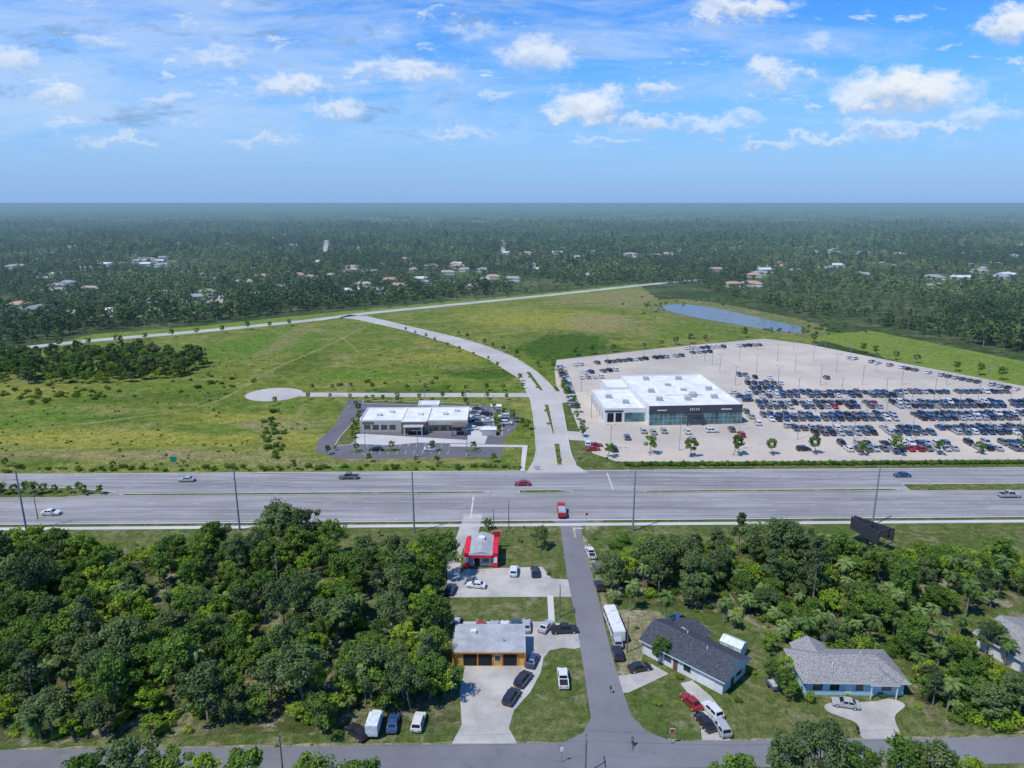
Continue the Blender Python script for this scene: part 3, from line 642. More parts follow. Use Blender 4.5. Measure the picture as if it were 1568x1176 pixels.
# ------------------------------------------------------------------ vehicles
m,nt=newmat("car_paint"); oc=nt.nodes.new('ShaderNodeObjectInfo').outputs['Color']
pz=nt.nodes.new('ShaderNodeBsdfPrincipled'); nt.links.new(oc,pz.inputs['Base Color']); pz.inputs['Roughness'].default_value=.3; pz.inputs['Coat Weight'].default_value=.6; pz.inputs['Metallic'].default_value=.15
M_paint=finish(m,nt,pz.outputs[0],False)
M_cg=simple("car_glass",(.015,.02,.025),.06,0,.7); M_tyre=simple("tyre_rubber",(.02,.02,.02),.9); M_chr=simple("lamp_lens",(.6,.6,.62),.2,.3); M_tail=simple("tail_lamp",(.4,.02,.02),.3)
CM=[M_paint,M_cg,M_tyre,M_chr,M_tail]
def carmesh(kind):
    b=B(); w=.93
    if kind=='sedan': prof=[(-2.3,.3),(-2.38,.6),(-2.3,.93),(-1.55,1.0),(.95,.97),(1.9,.85),(2.28,.68),(2.35,.3)]; cab=(-1.75,1.05,-1.05,.3,.96,1.45)
    elif kind=='suv': prof=[(-2.3,.33),(-2.36,.7),(-2.3,1.05),(-1.5,1.1),(1.0,1.08),(2.0,1.0),(2.3,.8),(2.35,.33)]; cab=(-2.25,1.15,-1.9,.45,1.06,1.72); w=.97
    else: prof=[(-2.9,.4),(-2.92,.75),(-2.88,1.1),(-.95,1.12),(1.3,1.12),(2.5,1.05),(2.82,.85),(2.86,.4)]; cab=(-.9,1.35,-.75,.75,1.1,1.85); w=.99
    lo=[b.bm.verts.new((x,-w,z)) for x,z in prof]; hi=[b.bm.verts.new((x,w,z)) for x,z in prof]; n=len(prof)
    fs=[b.bm.faces.new(lo),b.bm.faces.new(hi[::-1])]+[b.bm.faces.new([lo[i],hi[i],hi[(i+1)%n],lo[(i+1)%n]]) for i in range(n)]
    es=list({e for f in fs[:2] for e in f.edges}); bmesh.ops.bevel(b.bm,geom=es,offset=.1,segments=2,affect='EDGES',profile=.6)
    x0,x1,t0,t1,z0,z1=cab; wb=w-.06; wt=w-.2
    A_=[(x0,-wb,z0),(x1,-wb,z0),(x1,wb,z0),(x0,wb,z0)];T_=[(t0,-wt,z1),(t1,-wt,z1),(t1,wt,z1),(t0,wt,z1)]
    va=[b.bm.verts.new(p) for p in A_]; vt=[b.bm.verts.new(p) for p in T_]
    fs=[b.bm.faces.new(vt)]+[b.bm.faces.new([va[i],va[(i+1)%4],vt[(i+1)%4],vt[i]]) for i in range(4)]
    es=list(fs[0].edges); bmesh.ops.bevel(b.bm,geom=es,offset=.06,segments=2,affect='EDGES')
    def lerp(p,q,t): return tuple(p[i]+(q[i]-p[i])*t for i in range(3))
    def sub(a,c,d,e,s0,s1,h0,h1,o):
        l0=lerp(a,e,h0);l1=lerp(a,e,h1);r0=lerp(c,d,h0);r1=lerp(c,d,h1)
        f=b.bm.faces.new([b.bm.verts.new(tuple(v[i]+o[i] for i in range(3))) for v in (lerp(l0,r0,s0),lerp(l0,r0,s1),lerp(l1,r1,s1),lerp(l1,r1,s0))]); f.material_index=1
    sub(A_[1],A_[2],T_[2],T_[1],.06,.94,.08,.9,(.015,0,.012)); sub(A_[3],A_[0],T_[0],T_[3],.08,.92,.12,.85,(-.015,0,.012))
    for (a,c,d,e,o) in ((A_[0],A_[1],T_[1],T_[0],(0,-.015,.005)),(A_[2],A_[3],T_[3],T_[2],(0,.015,.005))):
        sub(a,c,d,e,.08,.47,.1,.88,o); sub(a,c,d,e,.52,.92,.1,.88,o)
    L=prof[-1][0]
    for sx in (-1,1):
        for sy in (-1,1):
            cx=sx*(L-.88); b.limb((cx,sy*(w-.2),.34),(cx,sy*(w+.015),.34),.34,.34,14,2); b.limb((cx,sy*(w+.015),.34),(cx,sy*(w+.03),.34),.2,.18,10,3)
            zz=.68 if kind!='pickup' else .85
            px_=L-.02 if sx>0 else -L-.02
            b.box(px_-.04,px_+.04,sy*.62-.16,sy*.62+.16,zz-.06,zz+.09,3 if sx>0 else 4)
    b.box(L-.03,L+.03,-.45,.45,.42,.6,2)
    for sy in (-1,1): b.box(x1-.55,x1-.38,sy*(w+.06)-.07,sy*(w+.06)+.07,z0+.02,z0+.15,0)
    if kind=='pickup': b.box(-2.75,-1.05,-.78,.78,1.10,1.135,2)
    return b.done(kind,CM,link=False)
KM={k:carmesh(k) for k in ('sedan','suv','pickup')}
COL=dict(white=(.68,.68,.67),silver=(.40,.41,.42),black=(.025,.025,.03),grey=(.13,.135,.145),blue=(.04,.085,.19),red=(.32,.02,.02),navy=(.04,.065,.115),tan=(.3,.27,.2),teal=(.07,.14,.18))
def car(name,kind,col,xy,hd,sc=1.):
    o=linkobj(name,KM[kind]); o.location=(xy[0],xy[1],.062); o.rotation_euler=(0,0,math.radians(hd)); o.color=(*COL[col],1); o.scale=(sc,sc,sc); return o
for (k,c,u,v,h) in [('sedan','white',729,899,170),('suv','white',787,878,85),('suv','black',819,879,92),('sedan','red',736,964,90),('sedan','silver',757,964,90),('sedan','white',773,964,90),('suv','navy',790,963,92),('sedan','silver',806,962,88),('sedan','silver',836,963,60),
    ('pickup','black',864,968,5),('sedan','navy',815,1015,72),('suv','black',801,1044,62),('suv','black',783,1071,66),('pickup','white',862,1043,90),('sedan','black',917,900,95),('pickup','white',904,850,97),('suv','black',945,1004,92),('suv','silver',944,985,92),
    ('sedan','black',979,1026,15),('sedan','red',1058,1079,115),('sedan','black',1079,1110,108),('suv','silver',1104,1118,100),('suv','white',1090,1092,112),('sedan','silver',1294,1081,165),('suv','black',547,1126,140),('sedan','blue',602,1112,92),('suv','white',641,1110,85),('suv','grey',914,873,95),('suv','navy',690,906,80)]:
    car("pickup_truck" if k=='pickup' else ("parked_suv" if k=='suv' else "parked_car"),k,c,P(u,v),h,.9)
for (k,c,u,v,h) in [('sedan','silver',286,737,181),('pickup','grey',534,733,181),('sedan','red',800,743,181),('sedan','white',79,788,1),('pickup','silver',1545,761,1),('sedan','blue',1381,730,181)]:
    car("driving_car" if k!='pickup' else "driving_pickup",k,c,P(u,v),h)
dc=['white']*12+['silver']*14+['black']*14+['grey']*22+['blue']*12+['red']*1+['navy']*20+['teal']*9
dfront=['white']*30+['silver']*24+['black']*12+['grey']*16+['blue']*6+['red']*2+['navy']*10
def lotrow(X0,X1,Y,hd,occ=.9,sp=2.95):
    X=X0
    while X<X1:
        if random.random()<occ:
            k=random.choice(['suv','suv','sedan'])
            car("parked_suv" if k=='suv' else "parked_car",k,random.choice(dfront if Y<230 else dc),(X+random.uniform(-.15,.15),hy(Y,X-90)+random.uniform(-.3,.3)),hd+random.choice([0,180]))
        X+=sp
for Y,xa in ((223,112),(228.4,112),(240,108),(245.4,103),(257,98),(262.4,97),(273.5,100),(279,101)):
    lotrow(xa,150,Y,88,.95); lotrow(156,215,Y,88,.95)
for Y,xa,xb in ((290,100,165),(295.4,102,215),(303,103,120),(312,104,122),(328,108,118)): lotrow(xa,xb,Y,88,.85)
for pts in ([(858,560),(880,628)],[(880,560),(1050,545)],[(1050,535),(1170,529)],[(895,572),(960,566)],[(1110,578),(1190,580)],[(1300,549),(1568,600)],[(1060,541),(1120,538)],[(880,580),(930,578)],[(1120,600),(1150,618)]):
    a,c=P(*pts[0]),P(*pts[1]); d=math.degrees(math.atan2(c[1]-a[1],c[0]-a[0])); n=int(math.dist(a,c)/3.1)
    for k in range(n):
        if random.random()<.62: t=k/n; car("parked_car",random.choice(['suv','sedan']),random.choice(dfront),(a[0]+(c[0]-a[0])*t,a[1]+(c[1]-a[1])*t),d+90)
for (u,v) in [(985,662),(1000,664),(1016,662),(1052,663),(1090,662),(1120,660),(960,672),(1060,675),(1135,668),(940,690),(900,682),(1210,655),(1230,690),(1265,580),(1150,640),(1160,650),(1142,632)]:
    car("parked_suv",'suv',random.choice(dfront),P(u,v),random.choice([88,88,5]))
car("parked_car",'sedan','red',P(908,690),10); car("parked_car",'sedan','red',P(912,684),10)
for (u,v) in [(727,634),(733,640),(727,646),(735,652),(744,660),(726,658),(732,628),(770,645),(775,650),(772,640),(660,690),(748,666),(576,690),(745,636),(748,646)]:
    car("parked_car",random.choice(['suv','sedan']),random.choice(['white','white','silver','grey','black']),P(u,v),random.choice([0,180]))
st=B()
for X in np.arange(-52,-20,2.8): st.face([(X,226.5,.064),(X+.12,226.5,.064),(X+.12,231.5,.064),(X,231.5,.064)],0)
for X in np.arange(-52,-20,2.8): st.face([(X,219.5,.064),(X+.12,219.5,.064),(X+.12,223.5,.064),(X,223.5,.064)],0)
for X0,X1,Y in ((108,215,225.7),(102,215,242.7),(98,215,259.7),(100,215,276.2)):
    X=X0
    while X<X1: st.face([(X-1.47,hy(Y,X-90)-5.2,.064),(X-1.37,hy(Y,X-90)-5.2,.064),(X-1.37,hy(Y,X-90)+5.2,.064),(X-1.47,hy(Y,X-90)+5.2,.064)],0); X+=2.95
st.done("parking_stall_lines",[M_white])
M_red=simple("red_enamel",(.42,.025,.02),.35,var=.05); M_blk=simple("black_plastic",(.02,.02,.022),.6); M_alu=simple("aluminium",(.55,.56,.57),.35,.5,var=.06)
b=B(); b.box(1.2,3.1,-1.1,1.1,.6,2.6,0); b.box(-3.2,1.15,-1.15,1.15,.7,1.9,0); b.box(-3.1,1.05,-1.0,1.0,1.905,2.3,2); b.box(3.1,3.13,-.95,.95,1.5,2.3,1); b.box(1.6,2.7,-1.13,-1.102,1.6,2.3,1); b.box(1.6,2.7,1.102,1.13,1.6,2.3,1)
for x in (-2.2,-1.1,2.2):
    for s in (-1,1): b.limb((x,s*.8,.5),(x,s*1.17,.5),.5,.5,14,3)
b.box(-3.3,3.2,-.9,.9,.45,.6,3); b.box(3.2,3.35,-1.05,1.05,.5,.85,2)
b.done("red_truck",[M_red,M_cg,M_alu,M_tyre],(*P(860,788),.06),math.radians(90)).scale=(.9,.9,.9)
b=B(); fs=b.box(-4.6,4.6,-1.15,1.15,.7,2.9,0); es=list({e for f in fs for e in f.edges}); bmesh.ops.bevel(b.bm,geom=es,offset=.15,segments=2,affect='EDGES')
for s in (-1,1):
    for x in (-3.8,-2.4,-.8,.8,2.4,3.8): b.box(x-.55,x+.55,s*1.162-.01,s*1.162+.01,1.6,2.4,1)
    for x in (-2.9,3.0): b.limb((x,s*.85,.46),(x,s*1.17,.46),.46,.46,14,2)
b.box(4.601,4.62,-.9,.9,1.4,2.4,1); b.box(-4.5,4.5,-1.0,1.0,.4,.7,2); b.box(-2,-1,-.5,.5,2.9,3.1,0); b.box(2,3,-.5,.5,2.9,3.1,0)
b.done("white_bus",[simple("bus_white",(.64,.64,.62),.4,var=.06),M_cg,M_tyre],(*P(940,966),.05),math.radians(95))
b=B(); b.box(-2.6,1.2,-1.1,1.1,.8,3.0,0); b.box(1.25,2.9,-1.0,1.0,.5,2.0,0); b.face([(2.915,-.9,1.3),(2.915,.9,1.3),(2.915,.9,1.9),(2.915,-.9,1.9)],1); b.box(-2.5,2.8,-.9,.9,.4,.79,2)
for x in (-1.6,2.0):
    for s in (-1,1): b.limb((x,s*.8,.42),(x,s*1.1,.42),.42,.42,12,2)
b.done("box_truck",[simple("truck_white",(.6,.65,.68),.5),M_cg,M_tyre],(*P(574,1118),.05),math.radians(88)).scale=(.85,.85,.85)
# ------------------------------------------------------------------ near buildings
M_mroof=simple("galvanised_roof",(.42,.43,.43),.55,.15,var=.12,scale=.5,ribs=1.6); M_orange=simple("orange_paint",(.62,.22,.03),.7); M_yw=simple("yellow_paint",(.62,.36,.09),.7)
M_dark_open=simple("dark_interior",(.02,.02,.02),.9); M_groof=simple("flat_roof_membrane",(.66,.66,.65),.7,var=.08,scale=.25); M_gw=simple("grey_render",(.42,.42,.42),.8)
gx0,gy0=P(693,1022); b=B(); W=13.0;D=8.0
b.box(0.3,W-.3,0.4,D-.3,0,2.9,1)
b.face([(0,0,3.0),(W,0,3.0),(W,D,3.5),(0,D,3.5)],0); b.box(0,W,-.01,.12,2.7,2.98,2)
for x in (1.9,4.6,9.0): b.box(x,x+2.4,.37,.398,.05,2.4,3)
for x in (.3,4.35,7.1,8.7,11.5): b.box(x,x+.22,.33,.396,0,2.69,2)
b.box(-.02,.28,-.01,.3,0,2.69,2); b.box(W-.28,W,-.01,.3,0,2.69,2)
b.win(7.5,8.5,1.1,2.1,.4,4,5)
b.box(W-.28,W+.02,.31,D-.3,0,2.9,2); b.box(3,4,5,5.8,3.35,3.9,4); b.limb((9,3,3.1),(9,3,3.9),.12,.12,8,6)
b.done("repair_garage",[M_mroof,M_yw,M_orange,M_dark_open,M_trim,M_glass,M_gw],(gx0,gy0,.05),0)
rx,ry=P(711,868); b=B(); W=7.6;D=9
M_rp=simple("red_paint",(.62,.02,.05),.6)
b.box(1.2,W-1.2,0.2,D,0,3.2,1); b.box(0,1.2,-.4,D-1.5,0,3.6,2); b.box(W-1.2,W,-.4,D-1.5,0,3.6,2)
b.roof(1.1,W-1.1,-.8,D+.2,3.5,.7,0,0,1,3,along='y')
b.box(2.3,3.5,.16,.198,.05,2.2,5); b.win(4.2,5.6,1,2.1,.2,3,4); b.box(1.4,6.2,-.85,-.803,2.6,3.2,2)
b.box(-.05,-.005,1,5,2.7,3.4,3); b.box(3,4.4,5,6.3,4.0,4.6,3); b.box(.15,1.0,-.46,-.402,1.2,2.6,3); b.box(W-1.0,W-.15,-.46,-.402,1.2,2.6,3)
b.done("drive_through_shop",[M_mroof,M_gw,M_rp,M_trim,M_glass,M_dark_open],(rx,ry,.05),-.01)
M_droof=simple("charcoal_shingle",(.06,.067,.08),.9,var=.25,scale=3); cxh,cyh=P(1066,1022)
b=B(); b.box(-8,8,-4,4,0,2.8,1); b.roof(-8.6,8.6,-4.7,4.7,2.95,2.1,0,0,1,2); b.box(-7,-1,4,6.5,0,2.6,1); b.roof(-7.5,-.5,3,7,2.7,1.3,0,0,1,2,along='y')
for x in (-6,-3.4,.5): b.win(x,x+1.4,1,2.1,-4,2,3)
b.box(3.6,6.6,-4.05,-4.002,.05,2.3,2); b.box(-1.6,-.7,-4.04,-4.002,.05,2.1,4)
b.box(8.0,8.04,-1.2,-.2,.05,2.1,4); b.box(8.0,8.05,.6,2.4,1,2.1,3)
b.limb((-2,1,4.2),(-2,1,5.1),.1,.1,8,2); b.limb((3,-.8,4.2),(3,-.8,5.2),.1,.1,8,2)
b.done("dark_roof_house",[M_droof,W2,M_trim,M_glass,simple("front_door",(.15,.08,.05),.6)],(cxh-.3,cyh+1.2,.03),math.radians(-45))
M_blue=simple("pale_blue_siding",(.36,.60,.70),.75,var=.05); M_shing=simple("grey_brown_shingle",(.27,.265,.255),.92,var=.22,scale=3.5)
bx,by=P(1232,1064); b=B(); W=16.3
b.box(0,W,0,8,0,2.7,1); b.roof(-.7,W+.7,-.7,8.7,2.85,2.2,4.0,0,1,2)
b.box(1.5,6.5,7.9,10,0,2.6,1); b.roof(1,7,6,10.6,2.75,1.5,0,0,1,2,along='y'); b.roof(10.2,15,-1.2,4,2.85,1.3,1.6,0,1,2,along='y')
for x in (1.2,4.0,12.6): b.win(x,x+1.6,.95,2.1,0,2,3)
b.box(6.7,7.7,-.04,-.002,.05,2.1,2); b.win(8.3,9.6,.95,2.1,0,2,3); b.box(14.6,15.6,-.04,-.002,.05,2.1,2)
for x in (10.4,14.6): b.box(x,x+.14,-1.05,-.91,0,2.64,2)
b.limb((5,2,4),(5,2,4.8),.1,.1,8,2); b.limb((11,5,4),(11,5,4.9),.1,.1,8,2)
b.done("blue_house",[M_shing,M_blue,M_trim,M_glass],(bx,by,.03),math.radians(-1))
ex,ey=P(1560,1030); b=B(); b.box(0,12,0,8,0,2.7,1); b.roof(-.7,12.7,-.7,8.7,2.85,2,0,0,1,2,along='y'); b.win(1.5,3,1,2.1,0,2,3); b.win(6,8,1,2.1,0,2,3)
b.done("gabled_house",[M_shing,W2,M_trim,M_glass],(ex,ey,.03),math.radians(20))
b=B(); b.box(-2,2,-1.3,1.3,0,2.0,0); b.roof(-2.1,2.1,-1.4,1.4,2.15,.7,0,0,0,0); b.box(-.7,.7,-1.33,-1.302,.05,1.9,1); b.done("garden_shed",[simple("shed_white",(.58,.64,.66),.6),M_gw],(*P(1122,998),.02),math.radians(-42))
b=B()
top=[(-2.6,-.95,1.2),(1.0,-.9,1.25),(2.9,0,1.4),(1.0,.9,1.25),(-2.6,.95,1.2)]; bot=[(-2.5,-.5,.5),(1,-.4,.5),(2.3,0,.7),(1,.4,.5),(-2.5,.5,.5)]
b.face(top,0)
for i in range(5): b.face([bot[i],bot[(i+1)%5],top[(i+1)%5],top[i]],0)
b.box(-.6,.5,-.5,.5,1.26,1.9,1); b.box(-2.9,-2.62,-.2,.2,.6,1.6,2); b.limb((-.8,-1,.3),(-.8,-.8,.3),.3,.3,10,2); b.limb((-.8,.8,.3),(-.8,1,.3),.3,.3,10,2)
b.done("boat_on_trailer",[M_trim,M_cg,M_tyre],(*P(1045,958),.05),math.radians(110))
M_tst=simple("trailer_steel",(.1,.13,.17),.6)
for (u,v,r) in [(1032,952,20),(1060,962,70),(1183,1052,100),(700,955,90),(1270,980,10)]:
    b=B(); b.box(-1.4,1.4,-.7,.7,.35,.5,0); b.box(-1.4,1.4,-.7,-.64,.5,.95,0); b.box(-1.4,1.4,.64,.7,.5,.95,0); b.box(-1.4,-1.34,-.63,.63,.5,.95,0); b.limb((1.4,0,.42),(2.4,0,.4),.05,.05,6,0)
    for s in (-1,1): b.limb((0,s*.72,.3),(0,s*.9,.3),.3,.3,10,1)
    b.box(-1,.8,-.5,.5,.51,.85,2); b.done("utility_trailer",[M_tst,M_tyre,M_gw],(*P(u,v),.05),math.radians(r))
# ------------------------------------------------------------------ bank
b=B(); M_brown=simple("brown_cladding",(.15,.11,.09),.8); M_beige=simple("beige_stone",(.45,.40,.34),.85)
def flat(x0,x1,y0,y1,h,mw,mr_,par=.4):
    b.box(x0,x1,y0,y1,0,h-.01,mw,mw); b.box(x0+.3,x1-.3,y0+.3,y1-.3,h-.009,h+.02,mr_)
    for (a,c,d,e) in ((x0,x1,y0,y0+.3),(x0,x1,y1-.3,y1),(x0,x0+.3,y0+.301,y1-.301),(x1-.3,x1,y0+.301,y1-.301)): b.box(a,c,d,e,h-.008,h+par,3)
flat(0,15,2,18,4.2,0,1); flat(15.01,24,0,18,4.35,2,1,.25); flat(24.01,38.5,1.5,18.5,4.2,0,1); flat(19,27,18.6,24,5.2,0,1)
for x in (1.5,4.5,7.5,10.5): b.win(x,x+2.2,1,2.8,2,4,5)
b.box(16.5,22.5,-.06,-.002,.05,3.0,5); b.box(16,23,-2.5,-.07,3.1,3.4,4); b.box(16.3,16.6,-2.4,-2.1,0,3.09,4); b.box(22.4,22.7,-2.4,-2.1,0,3.09,4)
b.box(25,37,1.44,1.498,.6,2.8,2)
for x in (26,29,32,35): b.box(x,x+1.8,1.4,1.439,.8,2.7,5)
b.box(1,5,1.9,1.95,3.1,3.9,2)
for (x,y) in ((5,8),(9,12),(29,9),(33,13),(20,8)): b.box(x,x+1.8,y,y+1.5,4.4,5.3,3)
b.box(33,38,-3,1.3,3.2,3.6,2)
for x,y in ((33.2,-2.8),(37.5,-2.8)): b.box(x,x+.35,y,y+.35,0,3.19,2)
bkx,bky=P(550,665); b.done("bank_building",[M_beige,M_groof,M_brown,M_trim,M_gw,M_glass],(bkx,bky,.08),math.radians(1))
for (u,v,w_,d_,h_) in [(738,668,5,3.5,2.2),(752,632,4,3,2.4)]:
    b=B(); b.box(0,w_,0,d_,0,h_,0); b.box(-.15,w_+.15,-.15,d_+.15,h_+.003,h_+.15,1); b.box(.5,w_-.5,-.04,-.003,.1,h_-.3,2); b.done("dumpster_enclosure",[M_beige,M_trim,M_gw],(*P(u,v),.08))
# ------------------------------------------------------------------ dealership
M_teal=simple("teal_curtain_glass",(.06,.18,.18),.08,0,.8,var=.3,scale=.3); M_char=simple("charcoal_panel",(.065,.07,.08),.4,var=.1,scale=.3)
b=B(); flat(0,35,0,48,7.0,3,1,.5)
b.box(0-.1,35.1,-.12,-.005,4.4,7.5,6); b.box(0.2,34.8,-.08,-.005,.15,4.35,7)
for x in np.arange(.1,35.2,1.75): b.box(x,x+.1,-.16,-.085,.1,4.35,4)
for z in (1.7,3.1): b.box(.2,34.8,-.15,-.086,z,z+.08,4)
b.box(35.005,35.12,0,14,.15,7.5,7)
b.box(14,20,-1.6,-.17,3.6,4.4,6); b.box(14,14.4,-1.5,-1.1,0,3.59,6); b.box(19.6,20,-1.5,-1.1,0,3.59,6)
for (x0_,x1_) in ((15.3,15.6),(16.0,16.3),(16.7,17.0),(17.6,17.9),(18.4,18.7)): b.box(x0_,x1_,-.2,-.13,5.5,6.4,3)
b.box(3,6.5,-.2,-.13,5.6,6.0,3); b.box(27,31,-.2,-.13,5.6,6.0,3)
flat(-15.5,-.15,5,33,5.0,3,1); flat(-9,-.15,33.1,47,5.8,3,1)
for x in (-14.5,-11.4): b.box(x,x+2.4,4.95,4.998,.1,3.6,2)
b.box(-15.5,-8.5,4.94,4.998,3.9,4.6,6); b.box(-8,-.4,4.93,4.998,.1,3.6,7)
for y in (8,13,18,23,28): b.box(-15.56,-15.502,y,y+3,.1,3.4,4)
b.box(10,25,15,36,7.03,7.5,3); b.box(10.3,24.7,15.3,35.7,7.5,7.53,1)
for (x,y) in ((5,8),(5,20),(27,10),(29,22),(16,8),(18,20),(20,14),(14,28),(-7,12),(-12,20),(22,40),(8,40),(19,12)):
    z=7.04 if x>0 else 5.03
    b.box(x,x+2.2,y,y+1.8,z,z+1.4,4); b.box(x+.3,x+1.2,y+2,y+2.8,z,z+.9,2)
b.done("car_dealership",[M_beige,M_groof,M_dark_open,simple("white_panel",(.64,.64,.63),.6,var=.04,scale=.3),M_gw,M_glass,M_char,M_teal],(50.5,250.5,.06),math.radians(4))
# ------------------------------------------------------------------ street furniture
M_galv=simple("galvanised_steel",(.32,.33,.34),.5,.4); M_wood=simple("weathered_wood_pole",(.16,.13,.10),.9); M_cpole=simple("weathered_steel_pole",(.2,.23,.27),.7)
b=B(); b.limb((0,0,0),(0,0,9),.11,.08,8,0); b.limb((0,0,0),(0,0,.7),.3,.3,10,1)
for s in (-1,1): b.limb((0,0,8.9),(s*1.0,0,9),.05,.05,6,0); b.box(s*1.3-.35,s*1.3+.35,-.18,.18,8.94,9.06,0)
LM=b.done("lamp",[M_galv,M_walk],link=False)
def lamp(x,y,r=0): o=linkobj("parking_lot_lamp",LM); o.location=(x,y,.05); o.rotation_euler=(0,0,r)
for X in range(100,215,19):
    for Y in (234.5,251.3,268,286,310,335,360,390):
        x,y=X+random.uniform(-1,1),Y
        if inside(x,y,pl): lamp(x,y,random.uniform(0,3))
for (u,v) in [(930,560),(985,550),(1060,548),(890,600),(935,690),(1040,690),(1130,690),(755,640),(520,640),(640,700),(905,640),(1090,560),(560,698),(715,698),(780,660),(535,625),(650,614)]: lamp(*P(u,v))
def upole(name,x,y,h,mat,r=.25,arms=1):
    b=B(); b.limb((0,0,0),(0,0,h),r,r*.6,10,0)
    if arms:
        z=h-.5; b.box(-.06,.06,-1.1,1.1,z,z+.12,0)
        for yy in (-1,-.4,.4,1): b.limb((0,yy,z+.12),(0,yy,z+.35),.05,.04,6,1)
    else:
        for k in range(3): b.limb((0,0,h-.8-k*1.6),(0,(-1)**k*.9,h-.6-k*1.6),.06,.05,6,0); b.limb((0,(-1)**k*.9,h-.7-k*1.6),(0,(-1)**k*.9,h-.3-k*1.6),.08,.06,6,1)
    return b.done(name,[mat,M_alu],(x,y,0))
tp=[(-122,163.7),(-68.5,164),(-24.4,162.5),(30.3,163.5),(92,166.7),(150,167),(-180,162)]; tp.sort()
for x,y in tp: upole("transmission_pole",x,y,16.3,M_cpole,.25,0)
wb=B()
def wire(p,q,sag,r=.018):
    prev=None
    for k in range(11):
        t=k/10; c=(p[0]+(q[0]-p[0])*t,p[1]+(q[1]-p[1])*t,p[2]+(q[2]-p[2])*t-sag*4*t*(1-t))
        if prev: wb.limb(prev,c,r,r,3,0)
        prev=c
for i in range(len(tp)-1):
    for z,o in ((15.6,.9),(14,-.9),(12.4,.9)): wire((tp[i][0],tp[i][1]+o,z),(tp[i+1][0],tp[i+1][1]+o,z),1.0)
np_=[(-80,84.5),(-33,85.2),(10.6,85.4),(55,85.6)]
for x,y in np_: upole("utility_pole",x,y,6.8 if x>-40 else 7.5,M_wood,.13,1)
for i in range(3):
    for o in (-1,1): wire((np_[i][0],np_[i][1]+o,6.6),(np_[i+1][0],np_[i+1][1]+o,6.6),.8,.012)
for (u,v,h) in [(779,815,8.5),(857,945,7),(756,820,7),(1090,900,8.5),(960,1000,7.5),(58,795,7)]: upole("utility_pole",*P(u,v),h,M_wood,.13,1)
wb.done("overhead_wires",[M_blk])
b=B(); b.limb((0,0,0),(0,0,4.2),.35,.35,12,0)
for s in (-1,1):
    q=[(s*.4,4.6),(s*.65,4.6),(s*2.7,-4.6),(s*2.45,-4.6)]
    if s<0: q=q[::-1]
    b.prism(q,3.2,6.2,1)
    for k in range(6):
        t=k/5; x=s*(.35+2.0*t); y=4.5-9.0*t; b.box(x-.06,x+.06,y-.06,y+.06,3.0,6.4,0)
for z in (3.3,4.7,6.0): b.box(-2.1,2.1,-3.8,-3.65,z,z+.12,0); b.box(-1.2,1.2,0,.15,z,z+.12,0)
b.box(-2.9,2.9,-5.0,-4.7,2.9,3.05,0)
b.done("billboard",[simple("billboard_frame",(.06,.06,.065),.7),simple("billboard_panel",(.035,.04,.05),.6)],(*P(1327,838),0),math.radians(26))
def sign(x,y,w,h,z,col,name="road_sign",rot=0.):
    b=B(); b.limb((0,0,0),(0,0,z+h),.05,.05,6,0); b.box(-w/2,w/2,-.1,-.055,z,z+h,1); b.box(-w/2+.06,w/2-.06,-.112,-.101,z+.06,z+h-.06,2)
    b.done(name,[M_galv,M_trim,col],(x,y,.03),rot)
GR=simple("green_sign",(.02,.2,.12),.5); RS=simple("red_sign",(.5,.02,.02),.5)
sign(*P(267,716),2.2,2,1.8,GR); sign(*P(1028,1140),.8,.8,2.1,RS,"stop_sign"); sign(*P(860,1168),.5,.7,2.,M_trim); sign(*P(1420,752),1,1,2,M_walk); sign(*P(898,800),.8,.8,2.,RS,"stop_sign")
sign(*P(760,840),2.2,1.6,3,RS,"shop_sign"); sign(*P(822,720),2.,1.2,.4,M_walk,"monument_sign"); sign(*P(640,757),.6,.8,2,M_walk)
for (u,v) in [(935,1062),(1072,1118),(1312,1125)]:
    b=B(); b.limb((0,0,0),(0,0,1.0),.05,.05,6,0); b.box(-.12,.12,-.25,.25,1.0,1.25,1); b.limb((0,-.25,1.25),(0,.25,1.25),.12,.12,8,1); b.done("mailbox",[M_wood,M_blk],(*P(u,v),.02))
